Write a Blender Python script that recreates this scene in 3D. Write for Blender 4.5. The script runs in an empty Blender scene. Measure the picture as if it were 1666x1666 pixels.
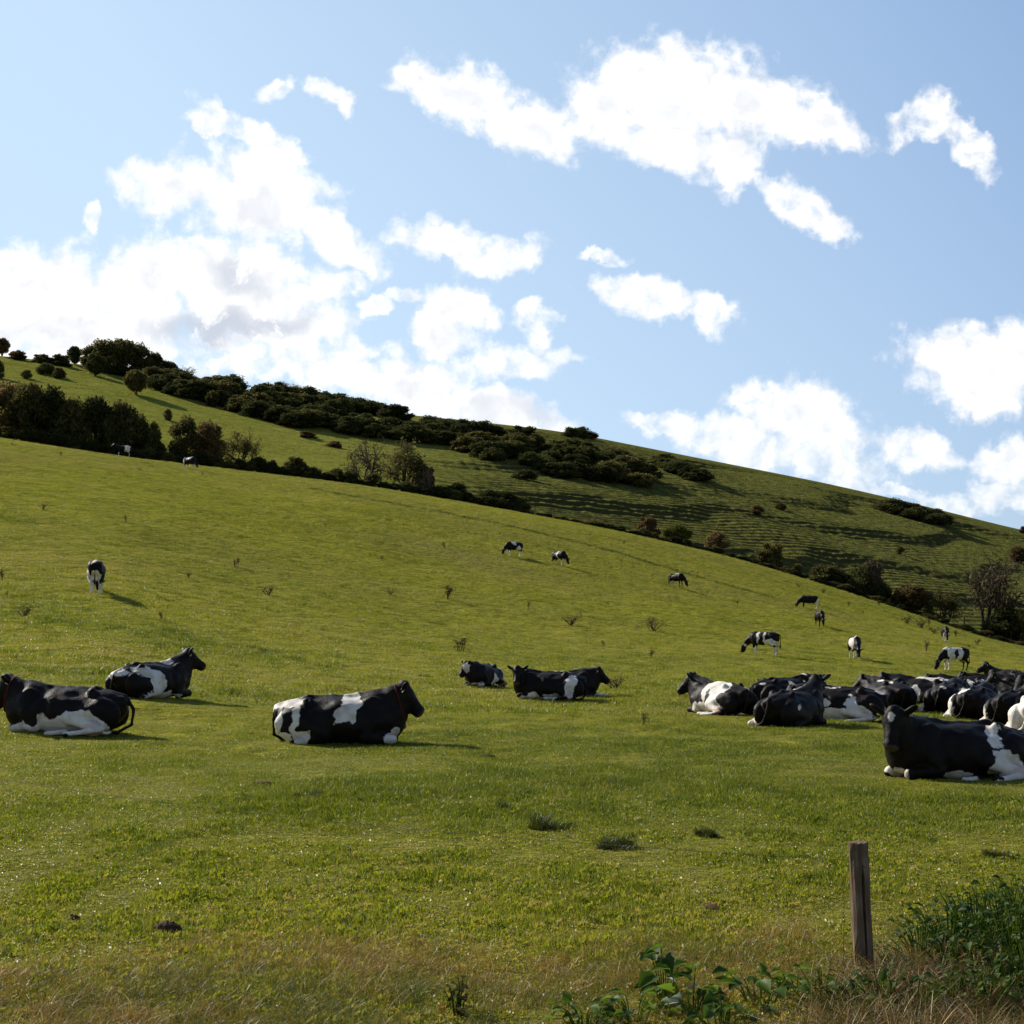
import bpy, math, random
import numpy as np
from mathutils import Vector, Matrix
S = bpy.context.scene
COL = S.collection
F = 2600.0            # focal length in pixels of the 1666 px photograph
PXC, HOR, EYE = 833.0, 1030.0, 1.75
RNG = np.random.default_rng(7)

# ------------------------------------------------------------------ helpers
def tag(o, label=None, cat=None, group=None, kind=None):
    if label: o['label'] = label
    if cat: o['category'] = cat
    if group: o['group'] = group
    if kind: o['kind'] = kind
    return o

def link(o, parent=None):
    COL.objects.link(o)
    if parent is not None: o.parent = parent
    return o

def empty(name, loc=(0, 0, 0), rz=0.0, scale=1.0):
    o = bpy.data.objects.new(name, None)
    o.empty_display_size = .2
    o.location = loc; o.rotation_euler = (0, 0, rz); o.scale = (scale,)*3
    return link(o)

def mesh_np(name, V, Q, mats=(), smooth=True, mat_idx=None, T=None):
    """mesh from numpy vertices V (n,3), quads Q (m,4) and triangles T (k,3)"""
    me = bpy.data.meshes.new(name)
    V = np.asarray(V, dtype=np.float32)
    Q = np.zeros((0, 4), np.int32) if Q is None else np.asarray(Q, dtype=np.int32).reshape(-1, 4)
    T = np.zeros((0, 3), np.int32) if T is None else np.asarray(T, dtype=np.int32).reshape(-1, 3)
    me.vertices.add(len(V)); me.vertices.foreach_set('co', V.ravel())
    nl = Q.size + T.size
    me.loops.add(nl)
    me.loops.foreach_set('vertex_index', np.concatenate([Q.ravel(), T.ravel()]))
    nf = len(Q) + len(T)
    me.polygons.add(nf)
    st = np.concatenate([np.arange(len(Q))*4, len(Q)*4 + np.arange(len(T))*3])
    me.polygons.foreach_set('loop_start', st.astype(np.int32))
    me.polygons.foreach_set('use_smooth', np.full(nf, smooth))
    if mat_idx is not None: me.polygons.foreach_set('material_index', np.asarray(mat_idx, dtype=np.int32))
    for m in mats: me.materials.append(m)
    me.update(calc_edges=True); me.validate()
    return me

def fattr(me, name, arr, dom='POINT'):
    a = me.attributes.new(name, 'FLOAT', dom)
    a.data.foreach_set('value', np.asarray(arr, dtype=np.float32))

def obj(name, me, parent=None):
    return link(bpy.data.objects.new(name, me), parent)

# value noise (numpy)
def _h(ix, iy, iz, seed=0):
    n = (ix*374761393 + iy*668265263 + iz*2147483647 + seed*974634777) & 0xffffffff
    n = ((n ^ (n >> 13))*1274126177) & 0xffffffff
    n = (n ^ (n >> 16)) & 0xffffff
    return n/float(0xffffff)
def vnoise(x, y, z=0.0, seed=0):
    x = np.asarray(x, float); y = np.asarray(y, float); z = np.asarray(z, float) + np.zeros_like(x)
    xi, yi, zi = np.floor(x).astype(np.int64), np.floor(y).astype(np.int64), np.floor(z).astype(np.int64)
    fx, fy, fz = x-xi, y-yi, z-zi
    fx, fy, fz = [t*t*(3-2*t) for t in (fx, fy, fz)]
    r = 0
    for a in (0, 1):
        for b in (0, 1):
            for c in (0, 1):
                r = r + _h(xi+a, yi+b, zi+c, seed)*(fx if a else 1-fx)*(fy if b else 1-fy)*(fz if c else 1-fz)
    return r*2-1
def fbm(x, y, z=0.0, o=4, seed=0):
    s, a, t = 0, 1.0, 0
    for i in range(o):
        s = s + a*vnoise(np.asarray(x)*2**i, np.asarray(y)*2**i, np.asarray(z)*2**i, seed+i); t += a; a *= .5
    return s/t

# node material helper
def newmat(name):
    m = bpy.data.materials.new(name); m.use_nodes = True
    nt = m.node_tree; nt.nodes.clear()
    return m, nt
def N(nt, typ, ins=None, **kw):
    n = nt.nodes.new(typ)
    for k, v in kw.items(): setattr(n, k, v)
    for k, v in (ins or {}).items():
        s = n.inputs[k]
        if isinstance(v, bpy.types.NodeSocket): nt.links.new(v, s)
        else: s.default_value = v
    return n
def M_(nt, op, a, b=0.0, c=0.0, clamp=False):
    n = nt.nodes.new('ShaderNodeMath'); n.operation = op; n.use_clamp = clamp
    for i, v in enumerate((a, b, c)):
        if isinstance(v, bpy.types.NodeSocket): nt.links.new(v, n.inputs[i])
        else: n.inputs[i].default_value = v
    return n.outputs[0]
def RAMP(nt, fac, stops, interp='LINEAR'):
    n = nt.nodes.new('ShaderNodeValToRGB'); cr = n.color_ramp; cr.interpolation = interp
    while len(cr.elements) < len(stops): cr.elements.new(0.5)
    for e, (p, c) in zip(cr.elements, stops):
        e.position = p; e.color = (*c, 1) if len(c) == 3 else c
    nt.links.new(fac, n.inputs[0]); return n.outputs[0]
def MIX(nt, fac, a, b, mode='MIX'):
    n = nt.nodes.new('ShaderNodeMix'); n.data_type = 'RGBA'; n.blend_type = mode
    for k, v in ((0, fac), (6, a), (7, b)):
        s = n.inputs[k]
        if isinstance(v, bpy.types.NodeSocket): nt.links.new(v, s)
        else: s.default_value = v if k == 0 else ((*v, 1) if len(v) == 3 else v)
    return n.outputs[2]
def NOISE(nt, vec, scale, detail=4.0, rough=.55, dist=0.0):
    n = nt.nodes.new('ShaderNodeTexNoise')
    if vec is not None: nt.links.new(vec, n.inputs['Vector'])
    n.inputs['Scale'].default_value = scale; n.inputs['Detail'].default_value = detail
    n.inputs['Roughness'].default_value = rough; n.inputs['Distortion'].default_value = dist
    return n.outputs['Fac']
def OUT(nt, shader, disp=None):
    o = nt.nodes.new('ShaderNodeOutputMaterial'); nt.links.new(shader, o.inputs[0])
# ------------------------------------------------------------------ cows: one signed distance field per animal, meshed with surface nets
def surface_nets(fn, lo, hi, h):
    lo = np.array(lo, float); hi = np.array(hi, float)
    n = np.ceil((hi-lo)/h).astype(int)+1
    ax = [lo[i]+np.arange(n[i])*h for i in range(3)]
    P = np.stack(np.meshgrid(*ax, indexing='ij'), -1)
    V = fn(P.reshape(-1, 3)).reshape(n)
    c = n-1
    acc = np.zeros((*c, 3)); cnt = np.zeros(c)
    def sl(a, i, j, k): return a[i:i+c[0], j:j+c[1], k:k+c[2]]
    cor = [(i, j, k) for i in (0, 1) for j in (0, 1) for k in (0, 1)]
    for p in cor:
        for d in range(3):
            if p[d] == 1: continue
            q = list(p); q[d] = 1
            a, b = sl(V, *p), sl(V, *q)
            m = (a < 0) != (b < 0)
            t = np.where(m, a/np.where(m, a-b, 1), 0)
            pt = np.zeros((*c, 3)); pt[..., :] = p; pt[..., d] += t
            acc += pt*m[..., None]; cnt += m
    act = cnt > 0
    idx = -np.ones(c, np.int64); idx[act] = np.arange(act.sum())
    base = np.stack(np.meshgrid(*[np.arange(k) for k in c], indexing='ij'), -1)
    verts = lo + (base[act] + acc[act]/cnt[act][:, None])*h
    quads = []
    for d in range(3):
        u, v = (d+1) % 3, (d+2) % 3
        s0 = [slice(1, c[i]) if i != d else slice(0, c[i]) for i in range(3)]
        s1 = list(s0); s1[d] = slice(1, c[d]+1)
        a, b = V[tuple(s0)], V[tuple(s1)]
        m = (a < 0) != (b < 0)
        I = np.argwhere(m); flip = (a < 0)[m]
        off = np.array([1 if i != d else 0 for i in range(3)])
        C = I+off
        def g(du, dv):
            Q = C.copy(); Q[:, u] -= du; Q[:, v] -= dv
            return idx[Q[:, 0], Q[:, 1], Q[:, 2]]
        q = np.stack([g(1, 1), g(0, 1), g(0, 0), g(1, 0)], 1)
        q[~flip] = q[~flip][:, ::-1]
        quads.append(q)
    Q = np.concatenate(quads)
    Q = Q[(Q >= 0).all(1)]
    return verts, Q

def ell(c, r, k=.05, R=None):
    c = np.array(c, float); r = np.array(r, float)
    def f(p):
        q = p-c
        if R is not None: q = q@R
        k0 = np.linalg.norm(q/r, axis=1); k1 = np.linalg.norm(q/(r*r), axis=1)+1e-9
        return k0*(k0-1)/k1
    return f, k
def rc(a, b, ra, rb, k=.05):
    a = np.array(a, float); b = np.array(b, float); ba = b-a
    def f(p):
        h = np.clip((p-a)@ba/(ba@ba), 0, 1)
        return np.linalg.norm(p-a-h[:, None]*ba, axis=1)-(ra+(rb-ra)*h)
    return f, k
def chain(pts, rs, k=.04):
    return [rc(pts[i], pts[i+1], rs[i], rs[i+1], k) for i in range(len(pts)-1)]
def union(prims, subs=()):
    def f(p):
        d = None
        for g, k in prims:
            e = g(p)
            if d is None: d = e; continue
            h = np.clip(.5+.5*(d-e)/k, 0, 1)
            d = d*(1-h)+e*h-k*h*(1-h)
        for g, k in subs:
            e = -g(p)
            h = np.clip(.5-.5*(d-e)/k, 0, 1)
            d = d*(1-h)+e*h+k*h*(1-h)
        return d
    return f

def head_frame(P, yaw, pitch, roll=0):
    """columns: forward, left, up"""
    R = Matrix.Rotation(yaw, 3, 'Z') @ Matrix.Rotation(pitch, 3, 'Y') @ Matrix.Rotation(roll, 3, 'X')
    return np.array(P, float), np.array(R)
def head_prims(P, R, earup=0.0):
    def w(f, l, u): return P + R@np.array([f, l, u], float)
    pr = [ell(w(.02, 0, 0), (.14, .12, .125), .06, R),
          rc(w(.04, 0, .015), w(.33, 0, .0), .115, .086, .05),
          ell(w(.12, 0, -.075), (.15, .088, .12), .05, R),
          rc(w(.13, 0, -.11), w(.36, 0, -.055), .075, .055, .04),
          ell(w(.385, 0, -.012), (.065, .092, .088), .04, R),
          ell(w(-.05, 0, .10), (.06, .07, .065), .05, R)]
    for s in (1, -1):
        pr.append(ell(w(.12, s*.078, .045), (.05, .03, .032), .03, R))
        RE = R@np.array(Matrix.Rotation(s*.42, 3, 'Z') @ Matrix.Rotation(s*(.10+earup), 3, 'X'))
        c = w(-.055, s*.20, .045+.07*earup)
        pr.append(ell(c, (.032, .125, .062), .025, RE))
    sub = [ell(w(.46, s*.042, .012), (.03, .017, .02), .01, R) for s in (1, -1)]
    return pr, sub

def lying_prims(s=1, y1=0., y2=0., y3=0., pitch=.85, rise=0., ext=None, flat=1., earup=.35, splay=0., tail=0.):
    """sternal cow, nose to +X, hind feet on side s. y1..y3 neck and head yaw (deg), ext = side whose foreleg is stretched forward"""
    P = [ell((-.05, 0, .345), (.86, .45, .365), .07),
         ell((-.60, 0, .40), (.37, .29, .27), .08),
         ell((.50, 0, .42), (.40, .30, .36), .08)]
    P += chain([(-.95, 0, .55), (-.47, 0, .69), (-.1, 0, .675), (.25, 0, .70), (.55, 0, .755)], [.05, .04, .045, .05, .06], .05)
    for q in (1, -1):
        P += [ell((-.47, q*.22, .655), (.075, .06, .06), .05), ell((-.93, q*.085, .50), (.06, .045, .06), .05),
              rc((-.48, q*.2, .60), (-.9, q*.1, .48), .06, .06, .08),
              ell((.47, q*.235, .43), (.19, .085, .29), .05),
              rc((.50, q*.27, .34), (.37, q*.31, .14), .11, .085, .05)]
        if ext == q:
            P += chain([(.37, q*.30, .13), (.78, q*.25, .10), (1.08, q*.24, .045), (1.17, q*.24, .035)], [.085, .055, .037, .042], .03)
        else:
            P += chain([(.37, q*.30, .13), (.75, q*.235, .105)], [.085, .062], .04)
            P += chain([(.76, q*.23, .08), (.52, q*.21, .035), (.44, q*.21, .03)], [.055, .036, .04], .02)
    # hind legs
    P += [ell((-.62, s*.29, .30), (.33, .155, .27), .05), rc((-.60, s*.30, .36), (-.20, s*.40, .27), .17, .115, .05)]
    P += chain([(-.19, s*.42, .25), (-.70, s*(.50+splay), .10)], [.10, .055], .035)
    P += chain([(-.71, s*(.51+splay), .09), (-.30, s*(.62+splay), .05), (-.20, s*(.64+splay), .035)], [.05, .034, .045], .02)
    P += [ell((-.60, -s*.27, .31), (.34, .15, .27), .05), rc((-.58, -s*.28, .32), (-.22, -s*.36, .20), .16, .11, .05)]
    P += chain([(-.20, -s*.36, .16), (-.62, -s*.40, .06)], [.09, .05], .035)
    P += chain([(-.12, s*.40, .045), (.06, s*.47, .035), (.13, s*.48, .03)], [.045, .034, .042], .02)   # far hind hoof peeps out
    P += [ell((-.56, s*.42, .10), (.17, .11, .12), .03)]                                               # udder
    P += chain([(-.97, 0, .54), (-1.0+tail, s*.03, .38), (-1.0+tail, s*.12, .14), (-.90, s*.34, .035), (-.72, s*.44, .03)], [.035, .026, .022, .028, .022], .025)
    # brisket, neck
    P += [ell((.70, 0, .33), (.20, .17, .25), .07)]
    a1, a2, a3 = [math.radians(v) for v in (y1, y2, y3)]
    B = np.array([.56, 0, .58])
    P2 = B+np.array([.20*math.cos(a1), .20*math.sin(a1), .06+.5*rise])
    P3 = P2+np.array([.13*math.cos(a2), .13*math.sin(a2), .055+.5*rise])
    P += chain([B, P2, P3], [.20, .165, .13], .08)
    lo = np.array([.68, 0, .36]); mid = P2+np.array([.02*math.cos(a1), .02*math.sin(a1), -.19])
    P += chain([lo, mid, P3+np.array([.03*math.cos(a2), .03*math.sin(a2), -.10])], [.22, .16, .105], .08)
    hP, hR = head_frame(P3, a3, pitch)
    hp, hs = head_prims(hP, hR, earup)
    hs = hs+[ell((-.25, q*.33, .66), (.13, .10, .06), .09) for q in (1, -1)]+[ell((-.72, q*.22, .70), (.13, .07, .05), .08) for q in (1, -1)]+[ell((.20, q*.43, .52), (.04, .05, .20), .09) for q in (1, -1)]
    return P+hp, hs, (hP, hR), (P2, P3, a2), [(-.56, s*.42, .08, .16)]

def standing_prims(y1=0., y3=0., graze=True, step=.0, earup=0.):
    P = [ell((-.02, 0, .97), (.88, .36, .37), .08),
         ell((-.62, 0, 1.08), (.34, .27, .27), .08),
         ell((.52, 0, 1.03), (.34, .25, .35), .08)]
    P += chain([(-.93, 0, 1.22), (-.5, 0, 1.33), (.1, 0, 1.30), (.55, 0, 1.36)], [.05, .045, .05, .06], .06)
    for q in (1, -1):
        st = step*q
        P += [ell((-.50, q*.20, 1.28), (.10, .07, .055), .09), ell((-.93, q*.085, 1.19), (.06, .045, .06), .05),
              ell((.52, q*.20, 1.0), (.19, .08, .29), .05),
              ell((-.66, q*.19, .98), (.28, .12, .32), .05)]
        P += chain([(.50, q*.19, .85), (.50+st*.4, q*.18, .66), (.53+st*.8, q*.16, .40)], [.13, .085, .058], .04)
        P += chain([(.53+st*.8, q*.16, .39), (.52+st, q*.16, .13), (.54+st, q*.16, .10), (.58+st, q*.16, .035)], [.052, .034, .042, .05], .02)
        P += chain([(-.62, q*.19, .85), (-.58-st*.3, q*.21, .70), (-.82-st*.8, q*.18, .47)], [.17, .115, .058], .04)
        P += chain([(-.82-st*.8, q*.18, .47), (-.76-st, q*.17, .13), (-.74-st, q*.17, .10), (-.70-st, q*.17, .035)], [.05, .035, .042, .05], .02)
    P += [ell((-.52, 0, .66), (.22, .15, .15), .05)]
    P += chain([(-.98, 0, 1.24), (-1.05, 0, 1.08), (-1.06, .01, .75), (-1.04, .02, .50), (-1.03, .02, .34)], [.035, .024, .02, .045, .02], .025)
    P += [ell((.72, 0, .92), (.16, .14, .24), .07)]
    a1, a3 = math.radians(y1), math.radians(y3)
    c, sn = math.cos(a1), math.sin(a1)
    if graze:
        B = np.array([.66, 0, 1.14]); P2 = np.array([.66+.34*c, .34*sn, .84]); P3 = np.array([.66+.56*c, .56*sn, .50])
        P += chain([B, P2, P3], [.19, .145, .10], .08) + chain([(.70, 0, .92), P2-np.array([.06*c, .06*sn, .12]), P3-np.array([.04*c, .04*sn, .04])], [.17, .10, .08], .07)
        pitch = 1.15
    else:
        B = np.array([.66, 0, 1.16]); P2 = B+np.array([.26*c, .26*sn, .12]); P3 = P2+np.array([.18*c, .18*sn, .14])
        P += chain([B, P2, P3], [.18, .13, .10], .08) + chain([(.72, 0, .98), P2-np.array([0, 0, .15]), P3-np.array([0, 0, .1])], [.17, .11, .085], .07)
        pitch = .55
    hP, hR = head_frame(P3, a3, pitch)
    hp, hs = head_prims(hP, hR, earup)
    return P+hp, hs, (hP, hR), (P2, P3, a1), [(-.52, 0, .60, .16)]

def coat_value(V, ops, seed):
    """signed value: below zero white, above zero black"""
    w = np.stack([fbm(V[:, 0]*4+i*7.3+seed, V[:, 1]*4, V[:, 2]*4, 3, seed+i) for i in range(3)], 1)*.125
    p = V+w
    d = np.full(len(V), .5)
    for op in ops:
        t, c, r = op[0], np.array(op[1], float), np.array(op[2], float)
        q = (p-c)/r
        e = (np.linalg.norm(q, axis=1)-1)*r.min()
        d = np.minimum(d, e) if t == 'w' else np.maximum(d, -e)
    return d

def make_cow_material():
    m, nt = newmat('cow_hide')
    at = N(nt, 'ShaderNodeAttribute', attribute_name='coat').outputs['Fac']
    pk = N(nt, 'ShaderNodeAttribute', attribute_name='skin').outputs['Fac']
    tc = N(nt, 'ShaderNodeTexCoord').outputs['Object']
    n1 = NOISE(nt, tc, 26, 5, .65); n2 = NOISE(nt, tc, 5, 3)
    n3 = NOISE(nt, tc, 9, 4, .6)
    e = M_(nt, 'ADD', at, M_(nt, 'ADD', M_(nt, 'MULTIPLY', M_(nt, 'SUBTRACT', n1, .5), .04), M_(nt, 'MULTIPLY', M_(nt, 'SUBTRACT', n3, .5), .09)))
    f = M_(nt, 'ADD', M_(nt, 'MULTIPLY', e, 70.), .5, clamp=True)
    white = RAMP(nt, n2, [(.3, (.44, .38, .30)), (.5, (.66, .61, .53)), (.8, (.80, .76, .69))])
    black = RAMP(nt, n2, [(.3, (.005, .0035, .003)), (.75, (.012, .008, .006))])
    c = MIX(nt, f, white, black)
    c = MIX(nt, M_(nt, 'MINIMUM', M_(nt, 'MAXIMUM', pk, 0.), 1.), c, (.50, .29, .23))
    c = MIX(nt, M_(nt, 'MULTIPLY', pk, -1., clamp=True), c, (.07, .048, .04))
    b = N(nt, 'ShaderNodeBump', {'Strength': .6, 'Distance': .012, 'Height': NOISE(nt, tc, 34, 5, .7)}).outputs[0]
    p = N(nt, 'ShaderNodeBsdfPrincipled', {'Base Color': c, 'Roughness': .52, 'Normal': b, 'Specular IOR Level': .11,
                                          'Sheen Weight': .0, 'Sheen Roughness': .4})
    OUT(nt, p.outputs[0]); return m
def simple_mat(name, col, rough=.6, metal=0., var=.25, scale=20):
    m, nt = newmat(name)
    tc = N(nt, 'ShaderNodeTexCoord').outputs['Object']
    n = NOISE(nt, tc, scale, 4)
    c = RAMP(nt, n, [(.3, tuple(v*(1-var) for v in col)), (.7, tuple(min(1, v*(1+var)) for v in col))])
    b = N(nt, 'ShaderNodeBump', {'Strength': .2, 'Distance': .005, 'Height': n}).outputs[0]
    p = N(nt, 'ShaderNodeBsdfPrincipled', {'Base Color': c, 'Roughness': rough, 'Metallic': metal, 'Normal': b, 'Specular IOR Level': .5 if rough < .6 else .08})
    OUT(nt, p.outputs[0]); return m
COW = make_cow_material()
EYE_M = simple_mat('cow_eye', (.01, .008, .006), .12)
RED = simple_mat('red_strap', (.085, .014, .010), .8)
TAGM = simple_mat('pale_tag', (.62, .55, .36), .5)
BELL = simple_mat('brown_tag', (.16, .06, .03), .5)

def uv_ball(r, n=8, sq=(1, 1, 1)):
    V, Q = [], []
    for i in range(n+1):
        a = math.pi*i/n
        for j in range(2*n):
            b = math.pi*j/n
            V.append((r*sq[0]*math.sin(a)*math.cos(b), r*sq[1]*math.sin(a)*math.sin(b), r*sq[2]*math.cos(a)))
    for i in range(n):
        for j in range(2*n):
            Q.append((i*2*n+j, (i+1)*2*n+j, (i+1)*2*n+(j+1) % (2*n), i*2*n+(j+1) % (2*n)))
    return np.array(V), np.array(Q)

def build_cow(prims, ops, seed, h, loc, rz, label, collar=False, scale=1.0, tags=True, bell=False, group=None, tilt=0., name='cow', star=False):
    PR, SB, (hP, hR), (P2, P3, a2), ud = prims
    fn0 = union(PR, SB)
    lump = lambda p: fn0(p)
    lo, hi = (-1.2, -.95, -.03), (1.7, .95, 1.65)
    # tight bounds from a coarse pass
    cs = .08
    g = [np.arange(lo[i], hi[i]+cs, cs) for i in range(3)]
    G = np.stack(np.meshgrid(*g, indexing='ij'), -1).reshape(-1, 3)
    d = fn0(G); q = G[d < .08]
    lo = np.maximum(q.min(0)-.06, (-1.4, -1.2, -.05)); hi = q.max(0)+.06
    V, Q = surface_nets(fn0, lo, hi, h)
    V0 = V
    for fr, am in ((3.2, .016), (8., .008), (19., .0035)):
        V = V+am*np.stack([vnoise(V0[:, 0]*fr+k*9.1+seed, V0[:, 1]*fr, V0[:, 2]*fr, seed+k) for k in range(3)], 1)
    me = mesh_np('cow_body', V, Q, [COW])
    sk = np.zeros(len(V)); cv = coat_value(V, ops, seed)
    for (x, y, z, r) in ud:
        dd = np.linalg.norm(V-np.array([x, y, z]), axis=1)
        sk = np.maximum(sk, np.clip((r-dd)/.05+.3, 0, 1)*.85)
    L = (V-hP)@hR
    sk = np.where((L[:, 0] > .40) & (np.abs(L[:, 1]) < .1) & (np.abs(L[:, 2]) < .1), -.8, sk)
    if star: cv = np.minimum(cv, np.linalg.norm((L-np.array([.05, 0, .13]))/np.array([1.6, 1, 1]), axis=1)-.045)
    fattr(me, 'coat', cv)
    fattr(me, 'skin', sk)
    root = empty(name, loc, rz, scale)
    root.rotation_euler.x = tilt
    b = obj('body', me, root)
    EV, EQ = uv_ball(.021, 6)
    for s in (1, -1):
        c = hP+hR@np.array([.125, s*.098, .04])
        obj('eye', mesh_np('eye', EV+c, EQ, [EYE_M]), root)
    if collar:
        ax = np.array([math.cos(a2), math.sin(a2), .28]); ax /= np.linalg.norm(ax)
        side = np.array([-math.sin(a2), math.cos(a2), 0]); up = np.cross(ax, side)
        c0 = P2*.45+P3*.55
        vs = []; n = 36
        # ring shrunk onto the neck surface
        ctr = c0+np.array([0, 0, -.07])
        rad = []
        for i in range(n):
            a = 2*math.pi*i/n; dr = math.cos(a)*side+math.sin(a)*up
            ts = np.linspace(.02, .45, 60); dv = fn0(ctr+ts[:, None]*dr)
            k = np.argmax(dv > 0); rad.append(ts[k] if dv[k] > 0 else .2)
        rad = np.array(rad); rad = (rad+np.roll(rad, 1)+np.roll(rad, -1))/3+.004
        for i in range(n):
            a = 2*math.pi*i/n; dr = math.cos(a)*side+math.sin(a)*up
            for o, w in ((-.002, -.013), (.008, -.013), (.008, .013), (-.002, .013)):
                vs.append(ctr+dr*(rad[i]+o)+ax*w)
        qs = [(i*4+j, i*4+(j+1) % 4, ((i+1) % n)*4+(j+1) % 4, ((i+1) % n)*4+j) for i in range(n) for j in range(4)]
        col = obj('collar', mesh_np('collar', vs, qs, [RED]), root)
        if bell:
            lowi = int(np.argmin([v[2] for v in vs])); lp = np.array(vs[lowi])+np.array([0, 0, -.045])
            BV, BQ = uv_ball(.045, 6, (.8, .8, 1.05))
            obj('tag', mesh_np('tag', BV+lp, BQ, [BELL]), col)
    if tags:
        for s in (1, -1):
            c = hP+hR@np.array([-.050, s*.20, .03])
            V4 = []
            for f_ in (0, .006):
                for (l, u) in ((-.022, -.05), (.022, -.05), (.022, .0), (-.022, .0)):
                    V4.append(c+hR@np.array([.028+f_, l, u]))
            Q4 = [(0, 3, 2, 1), (4, 5, 6, 7), (0, 1, 5, 4), (1, 2, 6, 5), (2, 3, 7, 6), (3, 0, 4, 7)]
            obj('ear_tag', mesh_np('ear_tag', V4, Q4, [TAGM], smooth=False), root)
    tag(root, label, 'cow', group)
    return root
# ------------------------------------------------------------------ lie of the land: a pasture that climbs to the left, a dip, a terraced hill
def _tab(xs, ys):
    g = np.arange(-1500, 3200, 10.0); v = np.interp(g, xs, ys)
    k = np.exp(-.5*(np.arange(-12, 13)/4.5)**2); k /= k.sum()
    v = np.convolve(np.pad(v, 12, mode='edge'), k, mode='valid')
    return lambda p: np.interp(p, g, v)
_brow = _tab([-900, -300, 0, 200, 400, 600, 840, 1000, 1200, 1400, 1600, 1666, 2000, 2600], [640, 668, 712, 743, 766, 790, 832, 862, 908, 970, 1038, 1054, 1085, 1100])
_yb = _tab([-300, 0, 200, 400, 600, 840, 1000, 1200, 1400, 1600, 2000], [200, 200, 200, 205, 210, 215, 220, 225, 225, 215, 210])
_q = _tab([0, 200, 500, 835, 1100, 1300, 1666], [1.15, 1.22, 2.0, 3.2, 4.0, 4.5, 5.0])
_sky = _tab([-900, -300, 0, 100, 200, 300, 400, 500, 640, 760, 920, 1100, 1340, 1500, 1666, 2000, 2600], [500, 545, 578, 589, 603, 620, 640, 655, 673, 684, 702, 738, 785, 822, 864, 925, 975])
_ys = _tab([-300, 0, 400, 800, 1200, 1666, 2200], [420, 430, 460, 480, 500, 520, 540])
_dip = _tab([0, 400, 900, 1200, 1400, 1666, 2000], [10, 10, 10, 12, 14, 16, 16])
_ydip = _tab([0, 400, 900, 1200, 1666], [28, 30, 34, 40, 48])
_c1 = _tab([0, 500, 900, 1200, 1666], [1.35, 1.5, 1.7, 1.9, 2.0])
def ground(x, y, detail=True):
    x = np.asarray(x, float); y = np.asarray(y, float)
    Y = np.maximum(y, 5.0)
    p = PXC+F*x/Y
    p = np.clip(p, -1400, 3000)
    Yb, Ys = _yb(p), _ys(p)
    tb = (HOR-_brow(p))/F; ts = (HOR-_sky(p))/F
    s = np.clip((Y-15)/(Yb-15), 0, 1)
    t = -EYE/Y+(tb+EYE/Yb)*(1-(1-s)**2)**_q(p)
    z1 = EYE+t*Y
    z1 = z1-.7*np.exp(-((Y-95)/45)**2)*np.clip((p-1250)/350, 0, 1)
    Yd = Yb+_ydip(p); td = tb-_dip(p)/F
    e = np.clip((Y-Yb)/(Yd-Yb), 0, 1); e = e*e*(3-2*e)
    z2 = EYE+Y*(tb+(td-tb)*e)
    u = np.clip((Y-Yd)/(Ys-Yd), 0, 1)
    c = _c1(p)
    h = np.where(c < 9, 1-(1-u**1.12)**c, u)
    th = td+(ts-td)*h
    ov = np.maximum(Y-Ys, 0)
    th = th-(ov/400.)**1.3*.10
    z3 = EYE+Y*th
    z = np.where(Y < Yb, z1, np.where(Y < Yd, z2, z3))
    z = np.where(y < 5, 0, z)
    z = np.maximum(z, -6)
    if detail:
        far = np.clip((Y-Yd-2)/12, 0, 1)*np.clip((Ys+15-Y)/30, 0, 1)
        w = np.clip((p-520)/330, 0, 1)
        top = np.clip((z-(EYE+Ys*ts))/(-6.)-.3, 0, 1)     # the crest itself is smooth
        nz = fbm(x*.02, Y*.02, 0, 3, 5)
        # narrow sheep terraces
        ph = z/.85+nz*1.2+fbm(x*.12, Y*.06, 0, 3, 9)*.40
        fr = ph-np.floor(ph)
        st = np.where(fr < .7, -fr/.7*.5, -.5+(fr-.7)/.3*.5)+.25
        amp = np.clip(.5+1.2*fbm(x*.012+3, Y*.02, 0, 2, 21), .15, 1)
        z = z+far*w*top*(st*.62*amp+fbm(x*.9, Y*.5, 0, 3, 55)*.18)
        # broad lynchets
        ph = z/9.5+nz*.7+.12*fbm(x*.05, Y*.03, 0, 2, 4); fr = ph-np.floor(ph)
        st = np.where(fr < .80, -fr/.80*.5, -.5+(fr-.80)/.20*.5)+.25
        z = z+far*w*top*st*2.0*np.clip(.6+fbm(x*.02, Y*.01, 0, 2, 66)*1.6, 0, 1.3)
        # the nearer grazing bank on the left: soft humps
        z = z+far*(1-w)*(fbm(x*.03, Y*.05, 0, 3, 33)*.9+fbm(x*.15, Y*.2, 0, 2, 31)*.14)
        near = np.clip((Y-14)/20, 0, 1)*(Y < Yb+5)
        z = z+near*(fbm(x*.12, Y*.10, 0, 3, 12)*.12+fbm(x*.8, Y*.5, 0, 2, 14)*.09)*np.clip((Yb-Y)/25+.1, .1, 1)
        z = z+np.where(Y < 30, fbm(x*.8, Y*.8, 0, 3, 17)*.025, 0)
    return z
def gz(x, y): return float(ground(np.array([x]), np.array([y]))[0])
def px2x(px, Y): return (px-PXC)/F*Y
def near_pt(px, py, dy=0.0):
    Ys_ = np.arange(6.5, float(_yb(px))+.5, .05)
    z = ground(px2x(px, Ys_), Ys_)
    q = HOR-F*(z-EYE)/Ys_
    i = int(np.argmax(q <= py)) if (q <= py).any() else len(q)-1
    Y = Ys_[i]+dy; x = px2x(px, Y)
    return x, Y, gz(x, Y)
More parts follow.
